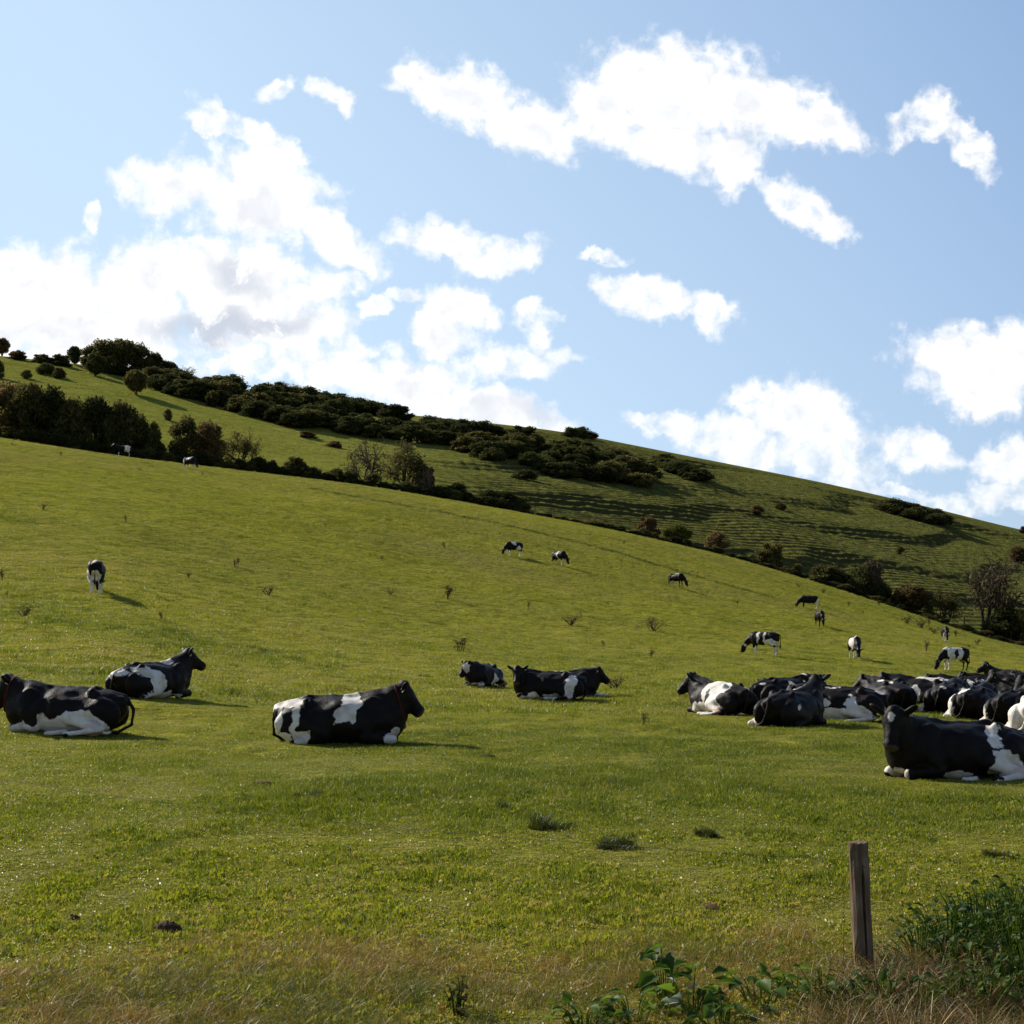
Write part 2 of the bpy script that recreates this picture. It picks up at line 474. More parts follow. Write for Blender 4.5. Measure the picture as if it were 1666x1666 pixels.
def far_pt(px, py):
    a = float(_yb(px)+_ydip(px)); Ys_ = np.arange(a, float(_ys(px))+4, .5)
    z = ground(px2x(px, Ys_), Ys_)
    q = HOR-F*(z-EYE)/Ys_
    i = int(np.argmax(q <= py)) if (q <= py).any() else len(q)-1
    return px2x(px, Ys_[i]), Ys_[i], gz(px2x(px, Ys_[i]), Ys_[i])
def brow_pt(px, dy):
    Y = float(_yb(px))+dy; x = px2x(px, Y)
    return x, Y, gz(x, Y)

def make_ground():
    Yr = np.concatenate([np.linspace(-400, 0, 12), np.arange(1, 6, 1.), 6*np.exp(np.arange(0, math.log(170/6.), .0085)),
                         np.arange(171, 290, .55), np.arange(290, 560, .42), np.arange(562, 620, 3), np.linspace(630, 3000, 50)])
    k = np.linspace(-1, 1, 41); k = np.sign(k)*np.abs(k)
    ks = np.concatenate([np.linspace(-4, -.62, 60, endpoint=False), np.linspace(-.62, -.40, 70, endpoint=False), np.linspace(-.40, .40, 640, endpoint=False),
                         np.linspace(.40, .62, 70, endpoint=False), np.linspace(.62, 4, 61)])
    Wd = np.sqrt(np.maximum(Yr, 0)**2+30**2)
    X = ks[None, :]*Wd[:, None]; Y = np.repeat(Yr[:, None], len(ks), 1)
    Z = ground(X, Y)
    nr, nc = X.shape
    i = np.arange(nr*nc).reshape(nr, nc)
    Q = np.stack([i[:-1, :-1], i[:-1, 1:], i[1:, 1:], i[1:, :-1]], -1).reshape(-1, 4)
    V = np.stack([X, Y, Z], -1).reshape(-1, 3)
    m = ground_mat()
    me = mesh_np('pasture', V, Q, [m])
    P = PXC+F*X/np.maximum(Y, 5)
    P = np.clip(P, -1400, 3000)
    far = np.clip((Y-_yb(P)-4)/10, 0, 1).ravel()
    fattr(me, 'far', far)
    rough = far*np.clip((P.ravel()-520)/300, 0, 1)  # mask of the terrace zone that takes the shaded grass colour
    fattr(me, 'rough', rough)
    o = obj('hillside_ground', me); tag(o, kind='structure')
    return o

def ground_mat():
    m, nt = newmat('pasture_grass')
    geo = N(nt, 'ShaderNodeNewGeometry').outputs['Position']
    far = N(nt, 'ShaderNodeAttribute', attribute_name='far').outputs['Fac']
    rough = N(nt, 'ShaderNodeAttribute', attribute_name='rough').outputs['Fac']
    big = NOISE(nt, geo, .035, 4, .6); mid = NOISE(nt, geo, .35, 5, .65); fine = NOISE(nt, geo, 2.2, 6, .7)
    vf = NOISE(nt, geo, 14, 5, .7)
    near = RAMP(nt, mid, [(.30, (.145, .135, .018)), (.5, (.205, .205, .022)), (.68, (.26, .25, .034))])
    near = MIX(nt, M_(nt, 'MULTIPLY', M_(nt, 'SUBTRACT', big, .42), 2.2, clamp=True), near, (.195, .160, .050))
    near = MIX(nt, RAMP(nt, fine, [(.30, (.6, .6, .6)), (.44, (0, 0, 0))]), near, (.075, .068, .018))
    near = MIX(nt, RAMP(nt, fine, [(.60, (0, 0, 0)), (.76, (.55, .55, .55))]), near, (.20, .185, .05))
    near = MIX(nt, RAMP(nt, vf, [(.36, (.5, .5, .5)), (.5, (0, 0, 0))]), near, (.05, .055, .012))
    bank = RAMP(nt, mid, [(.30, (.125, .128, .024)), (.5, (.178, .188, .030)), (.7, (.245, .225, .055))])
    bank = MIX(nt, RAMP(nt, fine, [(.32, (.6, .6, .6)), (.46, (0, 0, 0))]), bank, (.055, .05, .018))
    terr_shade = RAMP(nt, mid, [(.32, (.068, .072, .018)), (.5, (.115, .120, .026)), (.68, (.185, .175, .046))])
    terr_shade = MIX(nt, RAMP(nt, fine, [(.34, (.7, .7, .7)), (.5, (0, 0, 0))]), terr_shade, (.030, .030, .012))
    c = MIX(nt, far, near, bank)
    # terrace grass colour is darkened to stand in for the slope's shade
    c = MIX(nt, rough, c, terr_shade)
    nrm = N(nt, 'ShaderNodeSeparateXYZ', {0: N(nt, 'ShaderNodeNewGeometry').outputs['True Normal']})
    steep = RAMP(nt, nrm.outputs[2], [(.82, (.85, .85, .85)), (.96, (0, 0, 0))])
    c = MIX(nt, M_(nt, 'MULTIPLY', N(nt, 'ShaderNodeSeparateColor', {0: steep}).outputs[0], rough), c, (.045, .042, .016))  # steep risers darkened further, more shade put into the colour
    # tussock relief, drawn out along the slope
    mp = N(nt, 'ShaderNodeMapping', {'Vector': geo, 'Scale': (1.0, 1.0, 1.6)}).outputs[0]
    b1 = NOISE(nt, mp, 2.0, 4, .6); b2 = NOISE(nt, geo, 22, 4, .7)
    b0 = NOISE(nt, mp, .9, 3, .6)
    bn = N(nt, 'ShaderNodeBump', {'Strength': .9, 'Distance': .45, 'Height': b0}).outputs[0]
    bn = N(nt, 'ShaderNodeBump', {'Strength': 1., 'Distance': .30, 'Height': b1, 'Normal': bn}).outputs[0]
    bn = N(nt, 'ShaderNodeBump', {'Strength': .6, 'Distance': .04, 'Height': b2, 'Normal': bn}).outputs[0]
    p = N(nt, 'ShaderNodeBsdfPrincipled', {'Base Color': c, 'Roughness': 1., 'Specular IOR Level': .0, 'Normal': bn})
    OUT(nt, p.outputs[0]); return m

# ------------------------------------------------------------------ sky: sky texture with cumulus laid out by direction
SUN_DIR = Vector((-.78, .625, 0)).normalized(); SUN_EL = math.radians(33)
CL = [ # px, py, rx, ry, tilt(deg, clockwise in the picture)
 (1095,160,135,82,0),(1045,120,62,48,0),(1230,170,105,62,10),(1335,205,72,34,12),(985,180,72,52,0),(1190,262,52,48,-30),(1085,235,80,35,10),
 (760,162,100,44,22),(870,212,66,46,10),(690,128,46,28,0),
 (1500,200,52,22,-18),(1560,215,66,19,55),(1530,185,34,20,20),
 (1305,340,62,26,32),(1345,365,40,16,30),
 (450,147,28,12,0),(541,157,28,17,15),
 (290,298,84,46,5),(420,325,115,70,20),(540,385,90,36,32),(410,222,62,17,30),(345,203,30,11,10),(440,262,42,28,0),(455,240,40,12,20),
 (60,462,130,62,0),(235,455,105,54,0),(385,465,135,72,8),(140,530,210,70,0),(440,530,130,42,5),(30,432,60,26,0),(520,560,90,22,10),(330,410,60,20,0),
 (545,465,38,19,0),(612,498,26,11,0),(655,482,30,10,0),
 (725,392,82,30,6),(805,414,58,20,-10),(690,385,40,24,0),
 (745,505,50,34,0),(715,550,50,34,0),(875,520,30,20,0),(885,545,18,18,0),
 (560,615,110,26,8),(690,640,140,40,12),(850,585,62,20,0),(800,665,105,38,14),(880,695,50,22,20),(770,600,46,20,0),(450,590,120,24,0),
 (1055,485,74,22,12),(1140,507,46,20,18),(1015,465,34,16,0),
 (975,418,32,9,0),(152,352,12,16,0),
 (1600,605,125,52,12),(1660,580,80,52,0),(1585,545,40,22,0),(1590,655,70,30,10),
 (1290,670,86,44,0),(1345,705,58,40,10),(1225,650,32,20,0),(1180,712,80,26,0),(1090,690,48,15,0),(1325,742,100,22,15),
 (1485,732,60,23,12),(1645,752,56,28,0),(1650,800,62,24,0),(1565,825,40,16,0),(1450,795,60,9,15),(1390,785,46,10,10),(1235,745,60,18,10),
 (2100,500,200,80,0),(2000,220,120,50,0),(-350,500,220,90,0),(-250,180,130,50,0)]
GREY = [(385,455,70,36,25,.75),(345,535,130,30,0,.95),(450,525,80,26,0,.8),(60,545,80,20,0,.4),(425,345,60,26,20,.5),(295,318,44,18,0,.3),
 (870,672,50,30,35,.65),(770,672,70,22,10,.4),(1110,185,75,26,0,.28),(1190,225,60,30,0,.18),(1300,690,40,20,0,.2),(740,545,26,26,0,.22),(1640,625,60,20,0,.25),(160,500,60,20,0,.2)]
def NOISE2(nt, vec, scale, detail, rough):
    n = N(nt, 'ShaderNodeTexNoise', {'Vector': vec, 'Scale': scale, 'Detail': detail, 'Roughness': rough}, noise_dimensions='2D')
    return n.outputs['Fac']
def make_world():
    w = bpy.data.worlds.new('World'); S.world = w; w.use_nodes = True
    nt = w.node_tree; nt.nodes.clear()
    sky = N(nt, 'ShaderNodeTexSky', sky_type='NISHITA', sun_disc=False, sun_elevation=SUN_EL,
            sun_rotation=math.atan2(SUN_DIR.x, SUN_DIR.y), altitude=80, air_density=1.0, dust_density=.6, ozone_density=1.6)
    d = N(nt, 'ShaderNodeTexCoord').outputs['Generated']
    sx = N(nt, 'ShaderNodeSeparateXYZ', {0: d})
    yy = M_(nt, 'MAXIMUM', M_(nt, 'ABSOLUTE', sx.outputs[1]), .04)
    u = M_(nt, 'MULTIPLY_ADD', M_(nt, 'DIVIDE', sx.outputs[0], yy), F, PXC)
    v = M_(nt, 'MULTIPLY_ADD', M_(nt, 'DIVIDE', sx.outputs[2], yy), -F, HOR)
    uv = N(nt, 'ShaderNodeCombineXYZ', {0: u, 1: v, 2: 0.0}).outputs[0]
    def vnz(scale, det, amp, rough=.6):
        n = N(nt, 'ShaderNodeTexNoise', {'Vector': uv, 'Scale': scale, 'Detail': det, 'Roughness': rough}, noise_dimensions='2D').outputs['Color']
        n = N(nt, 'ShaderNodeVectorMath', {0: n, 1: (.5, .5, .5)}, operation='SUBTRACT').outputs[0]
        return N(nt, 'ShaderNodeVectorMath', {0: n, 3: amp}, operation='SCALE').outputs[0]
    wv = N(nt, 'ShaderNodeVectorMath', {0: uv, 1: vnz(.012, 4, 64., .5)}, operation='ADD').outputs[0]
    wv = N(nt, 'ShaderNodeVectorMath', {0: wv, 1: vnz(.07, 4, 14., .6)}, operation='ADD').outputs[0]
    wv = N(nt, 'ShaderNodeVectorMath', {0: wv, 1: (1, 1, 0)}, operation='MULTIPLY').outputs[0]
    last = [None]
    def blob(px, py, rx, ry, a):
        src = wv
        if last[0] is not None:      # keeps the blobs in sequence, so the shader stack stays small
            src = N(nt, 'ShaderNodeVectorMath', {0: last[0], 1: (1e-6, 1e-6, 1e-6), 2: wv}, operation='MULTIPLY_ADD').outputs[0]
        mp = N(nt, 'ShaderNodeMapping', {'Vector': src, 'Location': (px, py, 0), 'Rotation': (0, 0, math.radians(a)), 'Scale': (rx, ry, 1.)}, vector_type='TEXTURE').outputs[0]
        return N(nt, 'ShaderNodeVectorMath', {0: mp}, operation='LENGTH').outputs['Value']
    acc = None
    for b in CL:
        e = blob(b[0], b[1], b[2]*(1.10 if b[3] >= 24 else 1.28), b[3]*(1.10 if b[3] >= 24 else 1.35), b[4])
        if b[3] < 27: e = M_(nt, 'MAXIMUM', e, .74)      # small clouds stay thin
        if acc is None: acc = e
        else:
            n = nt.nodes.new('ShaderNodeMath'); n.operation = 'SMOOTH_MIN'
            nt.links.new(acc, n.inputs[0]); nt.links.new(e, n.inputs[1]); n.inputs[2].default_value = .22
            acc = n.outputs[0]
        last[0] = acc
    val = M_(nt, 'SUBTRACT', 1.0, acc)
    n1 = NOISE2(nt, uv, .022, 6, .58); bil = N(nt, 'ShaderNodeTexVoronoi', {'Vector': wv, 'Scale': .024, 'Detail': 3., 'Roughness': .5, 'Smoothness': .6}, feature='SMOOTH_F1', voronoi_dimensions='2D', normalize=True).outputs['Distance']; n2 = NOISE2(nt, uv, .009, 3, .5)
    val = M_(nt, 'ADD', val, M_(nt, 'ADD', M_(nt, 'MULTIPLY', M_(nt, 'SUBTRACT', n1, .5), 1.15), M_(nt, 'MULTIPLY', M_(nt, 'SUBTRACT', .42, bil), .75)))
    val = M_(nt, 'ADD', val, M_(nt, 'MULTIPLY', M_(nt, 'SUBTRACT', n2, .5), .35))
    al = N(nt, 'ShaderNodeMapRange', {'Value': val, 'From Min': -.20, 'From Max': .60}, interpolation_type='SMOOTHSTEP').outputs[0]
    al = M_(nt, 'MULTIPLY', al, N(nt, 'ShaderNodeMapRange', {'Value': v, 'From Min': 620., 'From Max': 850., 'To Min': 1., 'To Max': .72}).outputs[0])
    # grey bodies of the thick clouds, seen against the light
    g = None
    for b in GREY:
        e = blob(*b[:5])
        e = N(nt, 'ShaderNodeMapRange', {'Value': e, 'From Min': 1.35, 'From Max': .25, 'To Min': 0., 'To Max': b[5]}, interpolation_type='SMOOTHSTEP').outputs[0]
        g = e if g is None else M_(nt, 'MAXIMUM', g, e)
        last[0] = g
    lump = NOISE2(nt, wv, .016, 5, .58)
    g = M_(nt, 'MULTIPLY', g, N(nt, 'ShaderNodeMapRange', {'Value': lump, 'From Min': .66, 'From Max': .50}, interpolation_type='SMOOTHSTEP').outputs[0])
    g2 = N(nt, 'ShaderNodeMapRange', {'Value': M_(nt, 'ADD', val, M_(nt, 'MULTIPLY', M_(nt, 'SUBTRACT', lump, .5), -1.6)), 'From Min': .6, 'From Max': 1.3, 'To Max': .42}, interpolation_type='SMOOTHSTEP').outputs[0]
    g = M_(nt, 'MAXIMUM', g, g2)
    cc = MIX(nt, g, MIX(nt, N(nt, 'ShaderNodeMapRange', {'Value': bil, 'From Min': .15, 'From Max': .5}).outputs[0], (6.6, 6.55, 6.5), (5.35, 5.4, 5.5)), (3.3, 3.6, 4.2))
    tint = MIX(nt, 1.0, sky.outputs[0], (SKY_T[0], SKY_T[1], SKY_T[2]), 'MULTIPLY')
    # hazy glow on the sunward side; the rest of the dome stays deep blue
    dt = N(nt, 'ShaderNodeVectorMath', {0: d, 1: (-.22, .95, .20)}, operation='DOT_PRODUCT').outputs['Value']
    near_ = N(nt, 'ShaderNodeMapRange', {'Value': dt, 'From Min': .55, 'From Max': .93}, interpolation_type='SMOOTHSTEP').outputs[0]
    glow = N(nt, 'ShaderNodeMapRange', {'Value': M_(nt, 'SUBTRACT', u, M_(nt, 'MULTIPLY', v, .75)), 'From Min': 100., 'From Max': 1750.}).outputs[0]
    veil = MIX(nt, glow, VEIL_A, VEIL_B)
    tint = MIX(nt, M_(nt, 'MULTIPLY', near_, .80), MIX(nt, 1., tint, (.62, .62, .66), 'MULTIPLY'), veil)
    col = MIX(nt, al, tint, cc)
    bg = N(nt, 'ShaderNodeBackground', {'Color': col, 'Strength': .13})
    o = nt.nodes.new('ShaderNodeOutputWorld'); nt.links.new(bg.outputs[0], o.inputs[0])
    l = bpy.data.lights.new('sun', 'SUN'); l.energy = 5.0; l.angle = math.radians(.53); l.color = (1., .93, .82)
    lo = link(bpy.data.objects.new('sun', l))
    dirv = Vector((SUN_DIR.x*math.cos(SUN_EL), SUN_DIR.y*math.cos(SUN_EL), math.sin(SUN_EL)))
    lo.rotation_euler = dirv.to_track_quat('Z', 'Y').to_euler(); lo.location = (0, 0, 60)
VEIL_A = (3.5, 4.6, 5.7); VEIL_B = (1.8, 2.75, 4.3)
SKY_T = (1.0, .98, 1.0)
def make_camera():
    S.render.engine = 'CYCLES'; S.cycles.max_bounces = 5; S.cycles.diffuse_bounces = 2; S.cycles.glossy_bounces = 2; S.cycles.transmission_bounces = 3; S.cycles.transparent_max_bounces = 4
    S.cycles.caustics_reflective = False; S.cycles.caustics_refractive = False
    c = bpy.data.cameras.new('camera'); o = link(bpy.data.objects.new('camera', c))
    c.sensor_width = 36; c.sensor_height = 36; c.lens = F/1666*36; c.shift_y = (HOR-833)/1666
    o.location = (0, 0, EYE); o.rotation_euler = (math.radians(90), 0, 0)
    c.clip_start = .1; c.clip_end = 6000
    S.camera = o
    S.view_settings.view_transform = 'Standard'; S.view_settings.look = 'None'
    S.view_settings.exposure = EXPO; S.view_settings.gamma = 1
EXPO = 0.50
# ------------------------------------------------------------------ foliage
def leaf_mat(name, cols, trans=.30, rough=.85, var=1.0, spec=.04):
    m, nt = newmat(name)
    oi = N(nt, 'ShaderNodeObjectInfo')
    geo = N(nt, 'ShaderNodeNewGeometry')
    r = geo.outputs['Random Per Island']
    tc = N(nt, 'ShaderNodeTexCoord').outputs['Object']
    n = NOISE(nt, tc, 3.0, 3)
    f = M_(nt, 'ADD', M_(nt, 'MULTIPLY', r, .5), M_(nt, 'MULTIPLY', n, .5))
    f = M_(nt, 'ADD', f, M_(nt, 'MULTIPLY', M_(nt, 'SUBTRACT', oi.outputs['Random'], .5), .35))
    c = RAMP(nt, f, [(.2+.6*i/(len(cols)-1), k) for i, k in enumerate(cols)])
    p = N(nt, 'ShaderNodeBsdfPrincipled', {'Base Color': c, 'Roughness': rough, 'Specular IOR Level': spec})
    t = N(nt, 'ShaderNodeBsdfTranslucent', {'Color': c})
    mx = N(nt, 'ShaderNodeMixShader', {0: trans, 1: p.outputs[0], 2: t.outputs[0]})
    OUT(nt, mx.outputs[0]); return m
GORSE_M = leaf_mat('gorse_foliage', [(.026, .032, .011), (.052, .058, .018), (.105, .11, .032)], .38)
HAW_M = leaf_mat('hawthorn_foliage', [(.044, .045, .016), (.088, .082, .025), (.165, .14, .045)], .5)
RUST_M = leaf_mat('autumn_foliage', [(.075, .052, .022), (.125, .088, .034), (.20, .14, .055)], .5)
TWIG_M = leaf_mat('bare_twigs', [(.07, .05, .032), (.11, .08, .05), (.15, .115, .07)], .1)
GREEN_M = leaf_mat('fresh_foliage', [(.045, .060, .012), (.085, .105, .018), (.15, .14, .025)], .3)
BARK = simple_mat('bark', (.055, .042, .030), .9, scale=8)

def leaf_quads(C, size, rng, elong=1.6, up=None):
    n = len(C)
    a = rng.normal(size=(n, 3)); a /= np.linalg.norm(a, axis=1)[:, None]
    b = rng.normal(size=(n, 3)); b -= (b*a).sum(1)[:, None]*a; b /= np.linalg.norm(b, axis=1)[:, None]
    s = size*rng.uniform(.6, 1.4, n)[:, None]
    a = a*s*elong*.5; b = b*s*.5
    V = np.stack([C-a, C-b*.9+a*.1, C+a, C+b*.9+a*.1], 1).reshape(-1, 3)
    return V, np.arange(4*n).reshape(-1, 4)

def tube_np(pts, rs, n=5):
    pts = [np.array(p, float) for p in pts]; V, Q = [], []
    for i, p in enumerate(pts):
        d = pts[min(i+1, len(pts)-1)]-pts[max(i-1, 0)]; d = d/(np.linalg.norm(d)+1e-9)
        u = np.cross(d, (0, 0, 1.)); u = u/np.linalg.norm(u) if np.linalg.norm(u) > .05 else np.array([1., 0, 0])
        v = np.cross(d, u)
        for j in range(n):
            a = 2*math.pi*j/n; V.append(p+rs[i]*(math.cos(a)*u+math.sin(a)*v))
    for i in range(len(pts)-1):
        for j in range(n): Q.append((i*n+j, i*n+(j+1) % n, (i+1)*n+(j+1) % n, (i+1)*n+j))
    return np.array(V), np.array(Q)
def join_np(parts):
    V, Q, o = [], [], 0
    for v, q in parts:
        V.append(v); Q.append(q+o); o += len(v)
    return np.concatenate(V), np.concatenate(Q)

def plant_proto(kind, seed):
    """unit plant: about 1 high, radius about .5 ; returns crown mesh and trunk mesh"""
    rng = np.random.default_rng(seed)
    parts = []; tips = []
    def grow(p, d, L, r, lv, maxlv, spread, nb):
        mid = p+d*L*.5+rng.normal(size=3)*L*.06; q = p+d*L+rng.normal(size=3)*L*.05
        parts.append(tube_np([p, mid, q], [r, r*.82, r*.62], 5 if lv < 2 else 3))
        if lv >= maxlv: tips.append(q); return
        if lv >= maxlv-2: tips.append(mid)
        for _ in range(nb if lv else nb+1):
            v = d+rng.normal(size=3)*spread; v[2] = v[2]*.8+.12; v /= np.linalg.norm(v)
            grow(q if rng.random() < .7 else mid, v, L*rng.uniform(.62, .85), r*.6, lv+1, maxlv, spread, nb)
    if kind in ('tree', 'bare'):
        h0 = .20
        for st in range(3 if kind == 'tree' else 2):
            grow(np.array([rng.normal()*.02, rng.normal()*.02, -.05]), np.array([rng.normal()*.30, rng.normal()*.30, 1.]), h0*.75, .022, 0, 5, .52, 2 if st else 3)
        tips = np.array(tips)
        # fit to unit box
        zmax = np.percentile(tips[:, 2], 97); rad = np.percentile(np.linalg.norm(tips[:, :2], axis=1), 95)
        sc = np.array([.5/rad, .5/rad, .93/zmax])
        parts2 = [(v*sc, q) for v, q in parts]; tips = tips*sc
        n = 3200 if kind == 'tree' else 1300
        c = tips[rng.integers(0, len(tips), n)]+rng.normal(size=(n, 3))*(.045 if kind == 'tree' else .055)
        V, Q = leaf_quads(c, .030 if kind == 'tree' else .018, rng, 1.5 if kind == 'tree' else 4.)
        crown = (V, Q); trunk = join_np(parts2)
    else:
        ncl = {'gorse': 40, 'bush': 34, 'round': 60, 'thicket': 52}[kind]
        cs = []
        for i in range(ncl):
            th = rng.uniform(0, 2*math.pi); zz = rng.uniform(0, 1)
            if kind == 'gorse': rr = .42*math.sqrt(1-zz**2*.8)*rng.uniform(.5, 1.); cs.append((rr*math.cos(th), rr*math.sin(th), .12+.68*zz*rng.uniform(.6, 1), rng.uniform(.10, .19)))
            elif kind == 'bush': rr = .36*math.sin(math.pi*(.15+.75*zz))*rng.uniform(.45, 1.1); cs.append((rr*math.cos(th), rr*math.sin(th), .10+.78*zz, rng.uniform(.09, .17)))
            elif kind == 'round': rr = .40*math.sin(math.pi*(.08+.84*zz))*rng.uniform(.6, 1.0); cs.append((rr*math.cos(th), rr*math.sin(th), .22+.68*zz, rng.uniform(.09, .14)))
            else: rr = .42*math.sqrt(max(0, 1-zz**2*.7))*rng.uniform(.3, 1.05); cs.append((rr*math.cos(th), rr*math.sin(th), .08+.80*zz*rng.uniform(.5, 1), rng.uniform(.07, .16)))
        Vs = []; n = 190
        for (x, y, z, r) in cs:
            d = rng.normal(size=(n, 3)); d /= np.linalg.norm(d, axis=1)[:, None]
            c = np.array([x, y, z])+d*r*rng.uniform(.5, 1.35, n)[:, None]*np.array([1, 1, .85])
            Vs.append(c[c[:, 2] > .0])
        # stray shoots for an uneven outline
        m = 260 if kind != 'thicket' else 480
        th = rng.uniform(0, 2*math.pi, m); ph = rng.uniform(.1, 1, m)
        k = rng.integers(0, len(cs), m); cc = np.array(cs)[k]
        d = np.stack([np.cos(th)*(1-ph*.7), np.sin(th)*(1-ph*.7), ph], 1)
        Vs.append(cc[:, :3]+d*cc[:, 3:4]*rng.uniform(1, 1.55, m)[:, None])
        C = np.concatenate(Vs)
        crown = leaf_quads(C, .040, rng, 1.8)
        tr = [tube_np([(0, 0, -.08), (.01, 0, .2), (.02, .01, .5)], [.035, .028, .012], 6)]
        for i in range(6):
            x, y, z, r = cs[i]
            tr.append(tube_np([(0, 0, -.04), (x*.4, y*.4, z*.5), (x, y, z)], [.02, .014, .006], 4))
        trunk = join_np(tr)
    return mesh_np(kind+'_crown', *crown, smooth=False), mesh_np(kind+'_trunk', *trunk)

PROTO = {}
KM = {'gorse': GORSE_M, 'bush': HAW_M, 'round': HAW_M, 'thicket': HAW_M, 'tree': HAW_M, 'bare': TWIG_M}
def get_proto(kind, mat, i):
    key = (kind, mat.name, i)
    if key not in PROTO:
        cr, tk = plant_proto(kind, 100+i*17+len(kind))
        cr.materials.append(mat); tk.materials.append(BARK)
        PROTO[key] = (cr, tk)
    return PROTO[key]
NV = 3
_pc = [0]
def plant(loc, w, h, kind, label, cat, name, group=None, mat=None, rz=None):
    _pc[0] += 1
    cr, tk = get_proto(kind, mat or KM[kind], _pc[0] % NV)
    e = empty(name, loc, (_pc[0]*2.399) % 6.283 if rz is None else rz)
    e.scale = (w, w, h)
    obj('crown', cr, e); obj('trunk', tk, e)
    tag(e, label, cat, group)
    return e
def far_plant(px, pyb, wpx, hpx, kind, label, cat, name, **k):
    x, y, z = far_pt(px, pyb)
    return plant((x, y, z-.15), wpx*y/F*1.08, hpx*y/F+.15, kind, label, cat, name, **k)
def brow_plant(px, top, wpx, kind, label, cat, name, dy=6., **k):
    x, y, z = brow_pt(px, dy)
    h = EYE+(HOR-top)/F*y-z
    return plant((x, y, z-.1), wpx*y/F*1.08, max(h, .5)+.1, kind, label, cat, name, **k)

# ------------------------------------------------------------------ grass
def blade_mat(name, stops, trans=.42, rough=.42, spec=.25):
    m, nt = newmat(name)
    a = N(nt, 'ShaderNodeAttribute', attribute_name='tint', attribute_type='INSTANCER').outputs['Fac']
    r = N(nt, 'ShaderNodeNewGeometry').outputs['Random Per Island']
    f = M_(nt, 'ADD', a, M_(nt, 'MULTIPLY', M_(nt, 'SUBTRACT', r, .5), .45), clamp=True)
    c = RAMP(nt, f, stops)
    p = N(nt, 'ShaderNodeBsdfPrincipled', {'Base Color': c, 'Roughness': rough, 'Specular IOR Level': spec})
    t = N(nt, 'ShaderNodeBsdfTranslucent', {'Color': MIX(nt, 1., c, (1.35, 1.35, .6), 'MULTIPLY')})
    mx = N(nt, 'ShaderNodeMixShader', {0: trans, 1: p.outputs[0], 2: t.outputs[0]})
    OUT(nt, mx.outputs[0]); return m
GR_STOPS = [(0, (.048, .066, .007)), (.25, (.105, .135, .011)), (.5, (.200, .220, .018)), (.72, (.26, .245, .045)), (1, (.30, .235, .09))]
DRY_STOPS = [(0, (.075, .095, .014)), (.3, (.185, .160, .030)), (.55, (.24, .130, .042)), (.82, (.34, .190, .075)), (1, (.52, .42, .24))]
DEAD_STOPS = [(0, (.07, .105, .012)), (.25, (.075, .065, .014)), (.55, (.165, .085, .025)), (.85, (.28, .165, .055)), (1, (.50, .40, .20))]
def tuft_mesh(name, rng, n, rad, hmin, hmax, wid, lean, mat, seg=3):
    V, Q, T = [], [], []
    for i in range(n):
        a = rng.uniform(0, 6.283); r = rad*math.sqrt(rng.random())
        b = np.array([r*math.cos(a), r*math.sin(a), -.01]); h = rng.uniform(hmin, hmax); w = wid*rng.uniform(.6, 1.2)
        la = rng.uniform(0, 6.283); ln = lean*rng.uniform(.2, 1.2)
        ld = np.array([math.cos(la), math.sin(la), 0]); fa = rng.uniform(0, 6.283); sd = np.array([math.cos(fa), math.sin(fa), 0])*w*.5
        o = len(V)
        for k in range(seg):
            t = k/seg; c = b+ld*h*ln*t*t+np.array([0, 0, h*t*(1-.25*ln*t)])
            V += [c-sd*(1-.5*t), c+sd*(1-.5*t)]
            if k: Q.append((o+2*k-2, o+2*k-1, o+2*k+1, o+2*k))
        V.append(b+ld*h*ln+np.array([0, 0, h*(1-.25*ln)])); T.append((o+2*seg-2, o+2*seg-1, o+2*seg))
    me = mesh_np(name, V, Q, [mat], smooth=False, T=T)
    return bpy.data.objects.new(name, me)
def leafy_mesh(name, rng, n, rad, h, size, mat):
    """low broad-leaved sward (clover, plantain)"""
    C = np.stack([rng.normal(size=n)*rad*.5, rng.normal(size=n)*rad*.5, rng.uniform(.01, h, n)], 1)
    V, Q = leaf_quads(C, size, rng, 1.5)
    return bpy.data.objects.new(name, mesh_np(name, V, Q, [mat], smooth=False))

